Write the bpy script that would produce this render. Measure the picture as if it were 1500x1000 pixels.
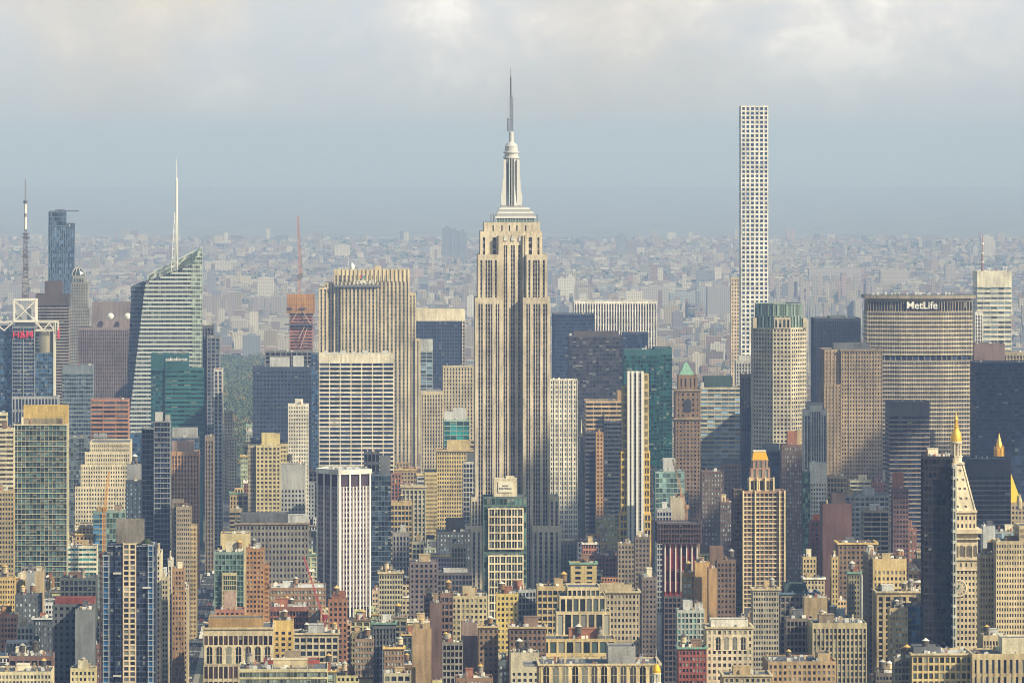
import bpy, math, random
from math import radians, sin, cos, pi, sqrt
random.seed(11)
for o in list(bpy.data.objects):
    bpy.data.objects.remove(o)
S = bpy.context.scene
COL = S.collection
# ------------------------------------------------------------------ camera, sky, sun, exposure
F, HZ, CX, CH = 8400.0, 202.0, 750.0, 380.0      # focal length in photo pixels, eye-level row, centre column, eye height
cam = bpy.data.cameras.new('camera')
cam.sensor_width = 36.0
cam.lens = 36.0 * F / 1500
cam.shift_y = -(500 - HZ) / 1500
cam.clip_start = 1.0
cam.clip_end = 200000
cam_o = bpy.data.objects.new('camera', cam)
cam_o.location = (0, 0, CH)
cam_o.rotation_euler = (pi / 2, 0, 0)
COL.objects.link(cam_o)
S.camera = cam_o

SUN_AZ, SUN_EL = 56.0, 34.0                      # degrees to the right of straight behind the camera, and height
sd = (sin(radians(SUN_AZ)) * cos(radians(SUN_EL)), -cos(radians(SUN_AZ)) * cos(radians(SUN_EL)), sin(radians(SUN_EL)))
W = bpy.data.worlds.new('World')
S.world = W
W.use_nodes = True
nt = W.node_tree
nt.nodes.clear()
N = nt.nodes.new
L = nt.links.new
out = N('ShaderNodeOutputWorld')
sky = N('ShaderNodeTexSky')
sky.sky_type = 'NISHITA'
sky.sun_disc = False
sky.sun_elevation = radians(SUN_EL)
sky.sun_rotation = math.atan2(sd[0], sd[1])
sky.air_density = 2.0
sky.dust_density = 0.6
bg1 = N('ShaderNodeBackground')
bg1.inputs['Strength'].default_value = 0.092
L(sky.outputs[0], bg1.inputs['Color'])
tc = N('ShaderNodeTexCoord')
mp = N('ShaderNodeMapping')
mp.inputs['Scale'].default_value = (1, 1, 1.2)
mp.inputs['Location'].default_value = (0.37, 0.1, 0.021)
L(tc.outputs['Generated'], mp.inputs['Vector'])
n1 = N('ShaderNodeTexNoise')
n1.inputs['Scale'].default_value = 44
n1.inputs['Detail'].default_value = 9
n1.inputs['Roughness'].default_value = 0.60
n1.inputs['Distortion'].default_value = 0.25
L(mp.outputs[0], n1.inputs['Vector'])
rp = N('ShaderNodeValToRGB')
rp.color_ramp.elements[0].position = 0.38
rp.color_ramp.elements[0].color = (0.45, 0.495, 0.545, 1)
rp.color_ramp.elements[1].position = 0.64
rp.color_ramp.elements[1].color = (0.70, 0.69, 0.67, 1)
e = rp.color_ramp.elements.new(0.50)
e.color = (0.52, 0.535, 0.555, 1)
e = rp.color_ramp.elements.new(0.57)
e.color = (0.58, 0.58, 0.58, 1)
L(n1.outputs['Fac'], rp.inputs['Fac'])
bg2 = N('ShaderNodeBackground')
bg2.inputs['Strength'].default_value = 1.1
ez = N('ShaderNodeMapRange')                      # low cloud melts into the pale air at the horizon
ez.interpolation_type = 'SMOOTHSTEP'
ez.inputs['From Min'].default_value = -0.004
ez.inputs["From Max"].default_value = 0.030
ez.inputs["To Min"].default_value = 0.95
ez.inputs['To Max'].default_value = 0.0
tsx = N('ShaderNodeSeparateXYZ')
L(tc.outputs['Generated'], tsx.inputs[0])
L(tsx.outputs[2], ez.inputs['Value'])
cm = N('ShaderNodeMix')
cm.data_type = 'RGBA'
L(ez.outputs[0], cm.inputs[0])
L(rp.outputs[0], cm.inputs[6])
cm.inputs[7].default_value = (0.36, 0.405, 0.445, 1)
L(cm.outputs[2], bg2.inputs['Color'])
n2 = N('ShaderNodeTexNoise')
n2.inputs['Scale'].default_value = 9
n2.inputs['Detail'].default_value = 6
L(mp.outputs[0], n2.inputs['Vector'])
mr = N('ShaderNodeMapRange')
mr.inputs['From Min'].default_value = 0.28
mr.inputs['From Max'].default_value = 0.52
mr.inputs['To Min'].default_value = 0.55
mr.inputs['To Max'].default_value = 0.97
L(n2.outputs['Fac'], mr.inputs['Value'])
mx = N('ShaderNodeMixShader')
sx = N('ShaderNodeSeparateXYZ')
L(tc.outputs['Generated'], sx.inputs[0])
el = N('ShaderNodeMapRange')                      # the cloud bank stands near the horizon, the sky overhead is open
el.inputs['From Min'].default_value = 0.10
el.inputs['From Max'].default_value = 0.45
el.inputs['To Min'].default_value = 1.0
el.inputs['To Max'].default_value = 0.04
L(sx.outputs[2], el.inputs['Value'])
mu = N('ShaderNodeMath')
mu.operation = 'MULTIPLY'
L(mr.outputs[0], mu.inputs[0])
L(el.outputs[0], mu.inputs[1])
yr = N('ShaderNodeMapRange')                      # and only on the far side of the city; behind the viewer it is clear
yr.inputs['From Min'].default_value = -0.25
yr.inputs['From Max'].default_value = 0.6
yr.inputs['To Min'].default_value = 0.03
yr.inputs['To Max'].default_value = 1.0
L(sx.outputs[1], yr.inputs['Value'])
mv = N('ShaderNodeMath')
mv.operation = 'MULTIPLY'
L(mu.outputs[0], mv.inputs[0])
L(yr.outputs[0], mv.inputs[1])
L(mv.outputs[0], mx.inputs['Fac'])
L(bg1.outputs[0], mx.inputs[1])
L(bg2.outputs[0], mx.inputs[2])
L(mx.outputs[0], out.inputs['Surface'])

sun = bpy.data.lights.new('sun', 'SUN')
sun.energy = 5.0
sun.angle = radians(0.5)
sun.color = (1.0, 0.885, 0.635)
sun_o = bpy.data.objects.new('sun', sun)
sun_o.rotation_euler = (radians(90 - SUN_EL), 0, radians(SUN_AZ))
sun_o.location = (0, -500, 900)
COL.objects.link(sun_o)
vs = S.view_settings
S.display_settings.display_device = 'sRGB'
vs.view_transform = 'Standard'
vs.look = 'None'
vs.gamma = 1
vs.exposure = 0.57
vs.use_curve_mapping = False
S.cycles.volume_bounces = 0
S.cycles.max_bounces = 4
S.cycles.diffuse_bounces = 2
S.cycles.glossy_bounces = 2
S.cycles.use_denoising = True
S.cycles.filter_width = 1.0
HAZE_DENSITY = 7.0e-5
HAZE_COLOUR = (0.39, 0.56, 1.0, 1)

# ------------------------------------------------------------------ materials
def newmat(name):
    m = bpy.data.materials.new(name)
    m.use_nodes = True
    nt = m.node_tree
    b = nt.nodes['Principled BSDF']
    return m, nt, b

def math_node(nt, op, a, b=None, c=None):
    n = nt.nodes.new('ShaderNodeMath')
    n.operation = op
    for i, v in enumerate((a, b, c)):
        if v is None:
            continue
        if isinstance(v, (int, float)):
            n.inputs[i].default_value = v
        else:
            nt.links.new(v, n.inputs[i])
    return n.outputs[0]

def mixc(nt, fac, a, b, mode='MIX'):
    n = nt.nodes.new('ShaderNodeMix')
    n.data_type = 'RGBA'
    n.blend_type = mode
    for k, v in ((0, fac), (6, a), (7, b)):
        if isinstance(v, (int, float)):
            n.inputs[k].default_value = v
        elif isinstance(v, tuple):
            n.inputs[k].default_value = v
        else:
            nt.links.new(v, n.inputs[k])
    return n.outputs[2]

def noise(nt, vec, scale, detail=3, mapscale=None):
    if mapscale:
        m = nt.nodes.new('ShaderNodeMapping')
        m.inputs['Scale'].default_value = mapscale
        nt.links.new(vec, m.inputs['Vector'])
        vec = m.outputs[0]
    n = nt.nodes.new('ShaderNodeTexNoise')
    n.inputs['Scale'].default_value = scale
    n.inputs['Detail'].default_value = detail
    nt.links.new(vec, n.inputs['Vector'])
    return n.outputs['Fac']

def make_wall(name, rough=0.85, amp=0.55, spec=0.3, metal=0.0):
    m, nt, b = newmat(name)
    oi = nt.nodes.new('ShaderNodeObjectInfo')
    geo = nt.nodes.new('ShaderNodeNewGeometry')
    p = geo.outputs['Position']
    a1 = noise(nt, p, 0.05, 4)
    a2 = noise(nt, p, 0.5, 4, (1, 1, 0.10))          # rain streaks
    a3 = noise(nt, p, 0.9, 2)
    t = math_node(nt, 'ADD', math_node(nt, 'MULTIPLY', a1, 0.4), math_node(nt, 'ADD', math_node(nt, 'MULTIPLY', a2, 0.35), math_node(nt, 'MULTIPLY', a3, 0.25)))
    v = math_node(nt, 'MULTIPLY_ADD', math_node(nt, 'SUBTRACT', t, 0.5), amp * 6, 1.0)
    v = math_node(nt, 'MINIMUM', math_node(nt, 'MAXIMUM', v, 0.55), 1.35)
    c = nt.nodes.new('ShaderNodeVectorMath')
    c.operation = 'SCALE'
    nt.links.new(oi.outputs['Color'], c.inputs[0])
    nt.links.new(v, c.inputs['Scale'])
    nt.links.new(c.outputs[0], b.inputs['Base Color'])
    b.inputs['Roughness'].default_value = rough
    b.inputs['Specular IOR Level'].default_value = spec
    b.inputs['Metallic'].default_value = metal
    return m

M_WALL = make_wall('masonry')
M_PAINT = make_wall('painted_steel', 0.5, 0.06, 0.5)
M_METAL = make_wall('sheet_metal', 0.38, 0.10, 0.5, 0.75)
M_ROOF = make_wall('roofing_felt', 0.95, 0.34, 0.2)
M_GOLD = make_wall('gold_leaf', 0.42, 0.06, 0.5, 0.55)

def make_glazing(name, per_object, metal, blind_share, rough=0.12, spec=0.5):
    """window glass: each pane its own tint, some with blinds drawn part of the way"""
    m, nt, b = newmat(name)
    oi = nt.nodes.new('ShaderNodeObjectInfo')
    if per_object:
        r1 = oi.outputs['Random']
        wn = nt.nodes.new('ShaderNodeTexWhiteNoise')
        wn.noise_dimensions = '1D'
        nt.links.new(r1, wn.inputs['W'])
        sp = nt.nodes.new('ShaderNodeSeparateColor')
        nt.links.new(wn.outputs['Color'], sp.inputs[0])
        ra, rb, rc = sp.outputs[0], sp.outputs[1], sp.outputs[2]
        fz = None
    else:
        uv = nt.nodes.new('ShaderNodeUVMap')
        fl = nt.nodes.new('ShaderNodeVectorMath')
        fl.operation = 'FLOOR'
        nt.links.new(uv.outputs[0], fl.inputs[0])
        fr = nt.nodes.new('ShaderNodeVectorMath')
        fr.operation = 'FRACTION'
        nt.links.new(uv.outputs[0], fr.inputs[0])
        s0 = nt.nodes.new('ShaderNodeSeparateXYZ')
        nt.links.new(fr.outputs[0], s0.inputs[0])
        fz = s0.outputs[1]
        s1 = nt.nodes.new('ShaderNodeSeparateXYZ')
        nt.links.new(fl.outputs[0], s1.inputs[0])
        cb = nt.nodes.new('ShaderNodeCombineXYZ')
        nt.links.new(s1.outputs[0], cb.inputs[0])
        nt.links.new(s1.outputs[1], cb.inputs[1])
        nt.links.new(math_node(nt, 'MULTIPLY', oi.outputs['Random'], 91.0), cb.inputs[2])
        wn = nt.nodes.new('ShaderNodeTexWhiteNoise')
        wn.noise_dimensions = '3D'
        nt.links.new(cb.outputs[0], wn.inputs['Vector'])
        sp = nt.nodes.new('ShaderNodeSeparateColor')
        nt.links.new(wn.outputs['Color'], sp.inputs[0])
        ra, rb, rc = sp.outputs[0], sp.outputs[1], sp.outputs[2]
    tint = nt.nodes.new('ShaderNodeVectorMath')
    tint.operation = 'SCALE'
    nt.links.new(oi.outputs['Color'], tint.inputs[0])
    nt.links.new(math_node(nt, 'MULTIPLY_ADD', math_node(nt, 'MULTIPLY', ra, ra), 1.9, 0.35), tint.inputs['Scale'])
    isb = math_node(nt, 'GREATER_THAN', rb, 1.0 - blind_share)
    if fz is not None:
        drop = math_node(nt, 'GREATER_THAN', fz, math_node(nt, 'MULTIPLY_ADD', rc, 0.8, 0.2))
        isb = math_node(nt, 'MULTIPLY', isb, drop)
    bc = mixc(nt, rc, (0.16, 0.18, 0.18, 1), (0.42, 0.41, 0.36, 1))
    col = mixc(nt, math_node(nt, 'MULTIPLY', isb, 0.75), tint.outputs[0], bc)
    nt.links.new(col, b.inputs['Base Color'])
    nt.links.new(math_node(nt, 'MULTIPLY', math_node(nt, 'SUBTRACT', 1.0, isb), metal), b.inputs['Metallic'])
    # no two panes hang quite true: each reflects a slightly different bit of sky or city
    geo = nt.nodes.new('ShaderNodeNewGeometry')
    sc = nt.nodes.new('ShaderNodeVectorMath')
    sc.operation = 'MULTIPLY_ADD'
    nt.links.new(wn.outputs['Color'], sc.inputs[0])
    sc.inputs[1].default_value = (.13, .13, .13)
    sc.inputs[2].default_value = (-.065, -.065, -.065)
    ad = nt.nodes.new('ShaderNodeVectorMath')
    nt.links.new(geo.outputs['Normal'], ad.inputs[0])
    nt.links.new(sc.outputs[0], ad.inputs[1])
    nz_ = nt.nodes.new('ShaderNodeVectorMath')
    nz_.operation = 'NORMALIZE'
    nt.links.new(ad.outputs[0], nz_.inputs[0])
    nt.links.new(nz_.outputs[0], b.inputs['Normal'])
    b.inputs['Roughness'].default_value = rough
    b.inputs['Specular IOR Level'].default_value = spec
    return m

M_GLAZE = make_glazing('window_glass', False, 0.0, 0.20)
M_GREEN = make_glazing('greenish_glass', False, 0.0, 0.42)
M_DARK = make_glazing('tinted_glass', False, 0.0, 0.05, 0.15, 0.25)
M_MIRROR = make_glazing('reflective_glass', False, 0.55, 0.12, 0.2)
M_PANE = make_glazing('single_window_glass', True, 0.0, 0.28)

# ------------------------------------------------------------------ mesh builder
class MB:
    def __init__(self):
        self.v, self.f, self.uv, self.has_uv = [], [], [], False

    def face(self, pts, uv=None):
        i = len(self.v)
        self.v.extend(pts)
        self.f.append(tuple(range(i, i + len(pts))))
        if uv:
            self.has_uv = True
        self.uv.extend(uv if uv else [(0, 0)] * len(pts))

    def hexa(self, p):                      # p: 4 bottom then 4 top, counter-clockwise from above
        i = len(self.v)
        self.v.extend(p)
        for q in ((3, 2, 1, 0), (4, 5, 6, 7), (0, 1, 5, 4), (1, 2, 6, 5), (2, 3, 7, 6), (3, 0, 4, 7)):
            self.f.append(tuple(i + k for k in q))
            self.uv.extend([(0, 0)] * 4)

    def box(self, x0, x1, y0, y1, z0, z1):
        self.hexa([(x0, y0, z0), (x1, y0, z0), (x1, y1, z0), (x0, y1, z0), (x0, y0, z1), (x1, y0, z1), (x1, y1, z1), (x0, y1, z1)])

    def obox(self, P, u, n, a, b, n0, n1, z0, z1):
        q = [(P[0] + u[0] * s + n[0] * t, P[1] + u[1] * s + n[1] * t) for s, t in ((a, n1), (b, n1), (b, n0), (a, n0))]
        self.hexa([(x, y, z0) for x, y in q] + [(x, y, z1) for x, y in q])

    def prism(self, poly, z0, z1, cells=None, top=True):
        n = len(poly)
        for i in range(n):
            (ax, ay), (bx, by) = poly[i], poly[(i + 1) % n]
            uv = None
            if cells:
                nx, nz = cells[i]
                uv = [(0, 0), (nx, 0), (nx, nz), (0, nz)]
            self.face([(ax, ay, z0), (bx, by, z0), (bx, by, z1), (ax, ay, z1)], uv)
        if top:
            self.face([(x, y, z1) for x, y in poly])

    def frustum(self, p0, z0, p1, z1):
        n = len(p0)
        for i in range(n):
            j = (i + 1) % n
            self.face([(*p0[i], z0), (*p0[j], z0), (*p1[j], z1), (*p1[i], z1)])
        self.face([(*p, z1) for p in p1])
        self.face([(*p, z0) for p in reversed(p0)])

    def prism_xz(self, poly, y0, y1, uv=None):      # poly counter-clockwise seen from the front
        n = len(poly)
        self.face([(x, y0, z) for x, z in poly], uv)
        self.face([(x, y1, z) for x, z in reversed(poly)])
        for i in range(n):
            (ax, az), (bx, bz) = poly[i], poly[(i + 1) % n]
            self.face([(ax, y1, az), (bx, y1, bz), (bx, y0, bz), (ax, y0, az)])

    def lathe(self, prof, cx=0, cy=0, n=12, rot=0.0):
        for (r0, z0), (r1, z1) in zip(prof, prof[1:]):
            for k in range(n):
                a, b = rot + 2 * pi * k / n, rot + 2 * pi * (k + 1) / n
                p = [(cx + r0 * cos(a), cy + r0 * sin(a), z0), (cx + r0 * cos(b), cy + r0 * sin(b), z0),
                     (cx + r1 * cos(b), cy + r1 * sin(b), z1), (cx + r1 * cos(a), cy + r1 * sin(a), z1)]
                if r1 < 1e-6:
                    p = p[:3]
                elif r0 < 1e-6:
                    p = [p[0], p[2], p[3]]
                self.face(p)
        r, z = prof[-1]
        if r > 1e-6:
            self.face([(cx + r * cos(rot + 2 * pi * k / n), cy + r * sin(rot + 2 * pi * k / n), z) for k in range(n)])

    def bar(self, p, q, w):
        d = [q[i] - p[i] for i in range(3)]
        l = sqrt(sum(c * c for c in d)) or 1
        d = [c / l for c in d]
        a = (0, 0, 1) if abs(d[2]) < 0.9 else (1, 0, 0)
        u = (d[1] * a[2] - d[2] * a[1], d[2] * a[0] - d[0] * a[2], d[0] * a[1] - d[1] * a[0])
        m = sqrt(sum(c * c for c in u))
        u = [c / m * w / 2 for c in u]
        v = [(d[1] * u[2] - d[2] * u[1]), (d[2] * u[0] - d[0] * u[2]), (d[0] * u[1] - d[1] * u[0])]
        P = []
        for e in (p, q):
            for su, sv in ((-1, -1), (1, -1), (1, 1), (-1, 1)):
                P.append(tuple(e[i] + su * u[i] + sv * v[i] for i in range(3)))
        self.hexa(P)

    def lattice(self, p, q, w0, w1, n, t):
        """four chords with zigzag braces between p and q (mast or jib)"""
        d = [q[i] - p[i] for i in range(3)]
        l = sqrt(sum(c * c for c in d))
        d = [c / l for c in d]
        a = (0, 1, 0)
        u = (d[1] * a[2] - d[2] * a[1], d[2] * a[0] - d[0] * a[2], d[0] * a[1] - d[1] * a[0])
        m = sqrt(sum(c * c for c in u))
        u = [c / m for c in u]
        v = [(d[1] * u[2] - d[2] * u[1]), (d[2] * u[0] - d[0] * u[2]), (d[0] * u[1] - d[1] * u[0])]
        def pt(k, f):
            w = (w0 + (w1 - w0) * f) / 2
            su, sv = ((-1, -1), (1, -1), (1, 1), (-1, 1))[k]
            return tuple(p[i] + d[i] * l * f + u[i] * su * w + v[i] * sv * w for i in range(3))
        for k in range(4):
            self.bar(pt(k, 0), pt(k, 1), t)
        for j in range(n):
            for k in range(4):
                a0, a1 = (k, (k + 1) % 4) if j % 2 else ((k + 1) % 4, k)
                self.bar(pt(a0, j / n), pt(a1, (j + 1) / n), t * 0.7)
                self.bar(pt(k, j / n), pt((k + 1) % 4, j / n), t * 0.6)

    def build(self, name, mat, parent=None, color=(1, 1, 1), smooth=False):
        me = bpy.data.meshes.new(name)
        me.from_pydata(self.v, [], self.f)
        me.materials.append(mat)
        if self.has_uv:
            uvl = me.uv_layers.new(name='UVMap')
            flat = [c for p in self.uv for c in p]
            uvl.data.foreach_set('uv', flat)
        if smooth:
            me.polygons.foreach_set('use_smooth', [True] * len(self.f))
        o = bpy.data.objects.new(name, me)
        o.color = (*color, 1)
        COL.objects.link(o)
        if parent:
            o.parent = parent
        return o

def tag(o, label, cat, group=None, kind=None):
    o['label'] = label
    if cat:
        o['category'] = cat
    if group:
        o['group'] = group
    if kind:
        o['kind'] = kind
    return o

def inset(poly, d):
    n = len(poly)
    ln = []
    for i in range(n):
        (ax, ay), (bx, by) = poly[i], poly[(i + 1) % n]
        l = math.hypot(bx - ax, by - ay)
        ux, uy = (bx - ax) / l, (by - ay) / l
        ln.append(((ax - uy * d, ay + ux * d), (ux, uy)))
    res = []
    for i in range(n):
        (p, u), (q, w) = ln[i - 1], ln[i]
        den = u[0] * w[1] - u[1] * w[0]
        if abs(den) < 1e-9:
            res.append(q)
            continue
        t = ((q[0] - p[0]) * w[1] - (q[1] - p[1]) * w[0]) / den
        res.append((p[0] + u[0] * t, p[1] + u[1] * t))
    return res

# ------------------------------------------------------------------ colours (real base colours, linear)
WALLS = dict(
    cream=(.60, .50, .32), pale=(.66, .60, .46), tan=(.43, .33, .195), gold=(.58, .42, .16), white=(.76, .73, .66), stone=(.50, .42, .28),
    grey=(.33, .335, .34), dgrey=(.11, .12, .14), brown=(.17, .115, .09), dbrown=(.085, .065, .06), brick=(.30, .135, .09), orange=(.50, .27, .12),
    taupe=(.27, .215, .16), black=(.018, .02, .026), navy=(.030, .045, .085), teal=(.025, .17, .17), pink=(.40, .29, .25), red=(.34, .07, .05),
    green=(.10, .16, .13), dgreen=(.045, .075, .075), lgrey=(.52, .53, .54), blue=(.11, .17, .25), copper=(.17, .31, .25), yellow=(.66, .47, .18),
    silver=(.55, .55, .54), ochre=(.40, .26, .12))
GLASS = dict(dark=(.022, .030, .050), black=(.008, .010, .014), blue=(.035, .10, .22), sky=(.16, .25, .36), teal=(.012, .13, .14), green=(.07, .15, .13),
             pale=(.28, .35, .36), warm=(.06, .05, .045), navy=(.012, .022, .055), plum=(.05, .035, .045))
STY = dict(
    punch=dict(bay=2.9, fh=3.5, pw=.46, bh=.45, pd=.42, bd=.37, top=2.2),
    pair=dict(bay=2.2, fh=3.5, pw=.36, bh=.43, pd=.42, bd=.37, top=2.2),
    grid=dict(bay=4.4, fh=3.9, pw=.28, bh=.30, pd=.55, bd=.48, top=2.0),
    loft=dict(bay=4.6, fh=4.2, pw=.24, bh=.32, pd=.55, bd=.40, top=3.0),
    pier=dict(bay=2.9, fh=3.8, pw=.40, bh=.30, pd=.65, bd=.25, top=3.5),
    fins=dict(bay=1.9, fh=3.8, pw=.42, bh=.24, pd=.7, bd=.2, top=3),
    band=dict(bay=6.5, fh=3.8, pw=.07, bh=.46, pd=.25, bd=.45, top=2.0),
    curtain=dict(bay=2.1, fh=3.8, pw=.09, bh=.14, pd=.14, bd=.11, top=1.5),
    slab=dict(bay=4.2, fh=3.2, pw=.10, bh=.26, pd=.35, bd=.9, top=1.0),
    blank=dict(bay=999, fh=999, pw=1, bh=1, pd=.4, bd=.37, top=2))
YAW = radians(1.8)                       # the street grid, seen from here
HAND = []                                # every building placed by hand: x0, x1, top row, row where it stays visible to, distance

class Bd:
    """one building: an Empty at the foot of its front, parts as children. px/py are photo pixels turned into metres at the building's own distance"""
    def __init__(s, label, px, D, cat='building', yaw=YAW, group=None, name=None):
        s.D, s.px, s.s = D, px, F / D
        s.r = bpy.data.objects.new(name or cat.replace(' ', '_'), None)
        s.r.location = ((px - CX) / F * D, D, 0)
        s.r.rotation_euler = (0, 0, yaw)
        s.r.empty_display_size = 5
        COL.objects.link(s.r)
        tag(s.r, label, cat, group)
        s.yaw = yaw
        s.p = {}
        s.top = 0
        s.roofs = []
        s.wins = []

    def x(s, px):
        return (px - s.px) / s.s

    def z(s, py):
        return CH - (py - HZ) / s.s

    def one(s, name, mat, col):
        s.n = getattr(s, 'n', 0) + 1
        return s.p.setdefault((name, mat.name, col, s.n), MB())

    def part(s, name, mat, col):
        k = (name, mat.name, col)
        if k not in s.p:
            s.p[k] = MB()
        return s.p[k]

    def camdot(s, n):
        c, q = cos(s.yaw), sin(s.yaw)
        wx, wy = n[0] * c - n[1] * q, n[0] * q + n[1] * c
        X, Y = s.r.location[0], s.D
        l = math.hypot(X, Y)
        return -(wx * X + wy * Y) / l

    def block(s, x0, x1, yt, yb=None, style='punch', wall='tan', glass='dark', depth=35.0, off=0.0, poly=None, band=None, gm=None, wm=None,
              roof='dgrey', win=False, mj=None, piers=None, nx=None, floors=None, z0=None, gname='glazing', wname='wall', noroof=False, **kw):
        st = dict(STY[style])
        st.update(kw)
        z1 = s.z(yt)
        if z0 is None:
            z0 = 0.0 if yb is None else max(0.0, s.z(yb))
        if poly is None:
            xa, xb = s.x(x0), s.x(x1)
            poly = [(xa, off), (xb, off), (xb, off + depth), (xa, off + depth)]
        gm = gm or (M_DARK if glass in ('black', 'navy', 'plum') else M_GLAZE)
        if gm is M_GLAZE and glass in ('black', 'navy', 'plum'):
            gm = M_DARK
        wm = wm or M_WALL
        Wc = WALLS[wall] if isinstance(wall, str) else wall
        dk = .84 if max(Wc) > .2 and wm is M_WALL else 1.0
        Wc = tuple(round(v * dk, 4) for v in Wc)
        Bc = Wc if band is None else (WALLS[band] if isinstance(band, str) else band)
        Gc = GLASS[glass] if isinstance(glass, str) else glass
        WM = s.part(wname, wm, Wc)
        BM = WM if band is None else s.part('spandrel', wm, Bc)
        GMb = s.part(gname, gm, Gc)
        m = max(st['pd'], st['bd'])
        core = inset(poly, m)
        top = min(st['top'], (z1 - z0) * 0.6)
        blank = style == 'blank'
        if blank:
            WM.prism(poly, z0, z1 - 0.9 if not noroof else z1)
            if not noroof:
                for i in range(len(poly)):
                    P, Q = poly[i], poly[(i + 1) % len(poly)]
                    l = math.hypot(Q[0] - P[0], Q[1] - P[1])
                    u = ((Q[0] - P[0]) / l, (Q[1] - P[1]) / l)
                    n = (u[1], -u[0])
                    WM.obox(P, u, n, .04, l - .04, -.35, -.012, z1 - 1.1, z1)
        else:
            nz = floors or max(1, round((z1 - top - z0) / st['fh']))
            fh = (z1 - top - z0) / nz
            cells = []
            for i in range(len(poly)):
                P, Q = poly[i], poly[(i + 1) % len(poly)]
                l = math.hypot(Q[0] - P[0], Q[1] - P[1])
                u = ((Q[0] - P[0]) / l, (Q[1] - P[1]) / l)
                n = (u[1], -u[0])
                dot = s.camdot(n)
                front = n[1] < -0.6
                k = max(1, round(l / st['bay']))
                if nx and front:
                    k = nx
                cells.append((k, nz))
                if dot < -0.35:
                    WM.obox(P, u, n, .03, l - .03, -m, -.004, z0, z1 - .03)
                    continue
                bay = l / k
                if piers and front:
                    iv = piers
                else:
                    w = st['pw'] * bay
                    iv = [(j * bay - w / 2, j * bay + w / 2) for j in range(k + 1)]
                    iv[0] = (0, w * .75)
                    iv[-1] = (l - w * .75, l)
                for a, b in iv:
                    a, b = max(.03, a), min(l - .03, b)
                    if b - a > .02:
                        WM.obox(P, u, n, a, b, -m, -(m - st['pd']), z0, z1 - .03)
                if mj and dot > 0.05:
                    for j in range(0, k + 1, mj[0]):
                        a, b = max(.02, j * bay - mj[1] / 2), min(l - .02, j * bay + mj[1] / 2)
                        WM.obox(P, u, n, a, b, -m, mj[2], z0, z1 - .05)
                for j in range(nz):
                    za = z0 + j * fh
                    BM.obox(P, u, n, .06, l - .06, -m, -(m - st['bd']), za, za + st['bh'] * fh)
                WM.obox(P, u, n, .045, l - .045, -m, -.02, z1 - top, z1)
                if win and front and dot > 0.5:
                    for j in range(nz):
                        for q in range(k):
                            a0 = q * bay + st['pw'] * bay / 2
                            a1 = (q + 1) * bay - st['pw'] * bay / 2
                            if q == 0:
                                a0 = st['pw'] * bay * .75
                            if q == k - 1:
                                a1 = l - st['pw'] * bay * .75
                            za = z0 + j * fh + st['bh'] * fh
                            zb = z0 + (j + 1) * fh
                            c = (a0 + a1) / 2
                            s.wins.append((P[0] + u[0] * c - n[0] * (m - .05), P[1] + u[1] * c - n[1] * (m - .05), (za + zb) / 2, math.atan2(u[1], u[0]), a1 - a0, zb - za, Gc))
            if win:
                WM.prism(core, z0, z1 - 1.2)
            else:
                GMb.prism(core, z0, z1 - 1.2, cells)
        if z0 > 0 and yb is not None and kw.get('under', True):
            pass
        if not noroof:
            RC = WALLS[roof] if isinstance(roof, str) else roof
            ip = inset(poly, m + .05 if not blank else .3)
            s.part('roof', M_ROOF, RC).prism(ip, z1 - 1.25, z1 - .85)
            xs = [p[0] for p in poly]
            ys = [p[1] for p in poly]
            s.roofs.append((min(xs), max(xs), min(ys), max(ys), z1 - .85))
        s.top = max(s.top, z1)
        return z1

    def base(s, x0, x1, yt, depth=35, off=0, wall='taupe', inset_m=.3):
        """the storeys below what can be seen from here"""
        xa, xb = s.x(x0) + inset_m, s.x(x1) - inset_m
        s.part('base', M_WALL, WALLS[wall] if isinstance(wall, str) else wall).prism([(xa, off + inset_m), (xb, off + inset_m), (xb, off + depth - inset_m), (xa, off + depth - inset_m)], 0, s.z(yt) - .01)

    def cornice(s, x0, x1, yt, yb, out=1.0, wall='stone', depth=35, off=0):
        a, c, z0, z1 = s.x(x0), s.x(x1), s.z(yb), s.z(yt)
        m = s.part('cornice', M_WALL, WALLS[wall])
        m.box(a - out, c + out, off - out, off + .55, z0, z1)
        m.box(a - out + .01, a + .55, off + .55, off + depth, z0, z1)
        m.box(c - .55, c + out - .01, off + .55, off + depth, z0, z1)

    def clutter(s, rng, n=4, pent=True):
        """stair bulkheads, vents and cooling units standing on the roof"""
        if not s.roofs:
            return
        x0, x1, y0, y1, z = s.roofs[0]
        w, d = x1 - x0, y1 - y0
        if pent:
            a = x0 + w * rng.uniform(.12, .5)
            b = min(x1 - 1.5, a + max(3.5, w * rng.uniform(.2, .4)))
            c = y0 + d * rng.uniform(.25, .45)
            h = rng.uniform(2.8, 6)
            col = WALLS[rng.choice(['tan', 'taupe', 'lgrey', 'brick', 'pale', 'dgrey', 'stone', 'brown'])]
            m = s.one('bulkhead', M_WALL, col)
            m.box(a, b, c, c + d * .3, z - .2, z + h)
            m.box(a - .2, b + .2, c - .2, c + d * .3 + .2, z + h, z + h + .3)
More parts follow.
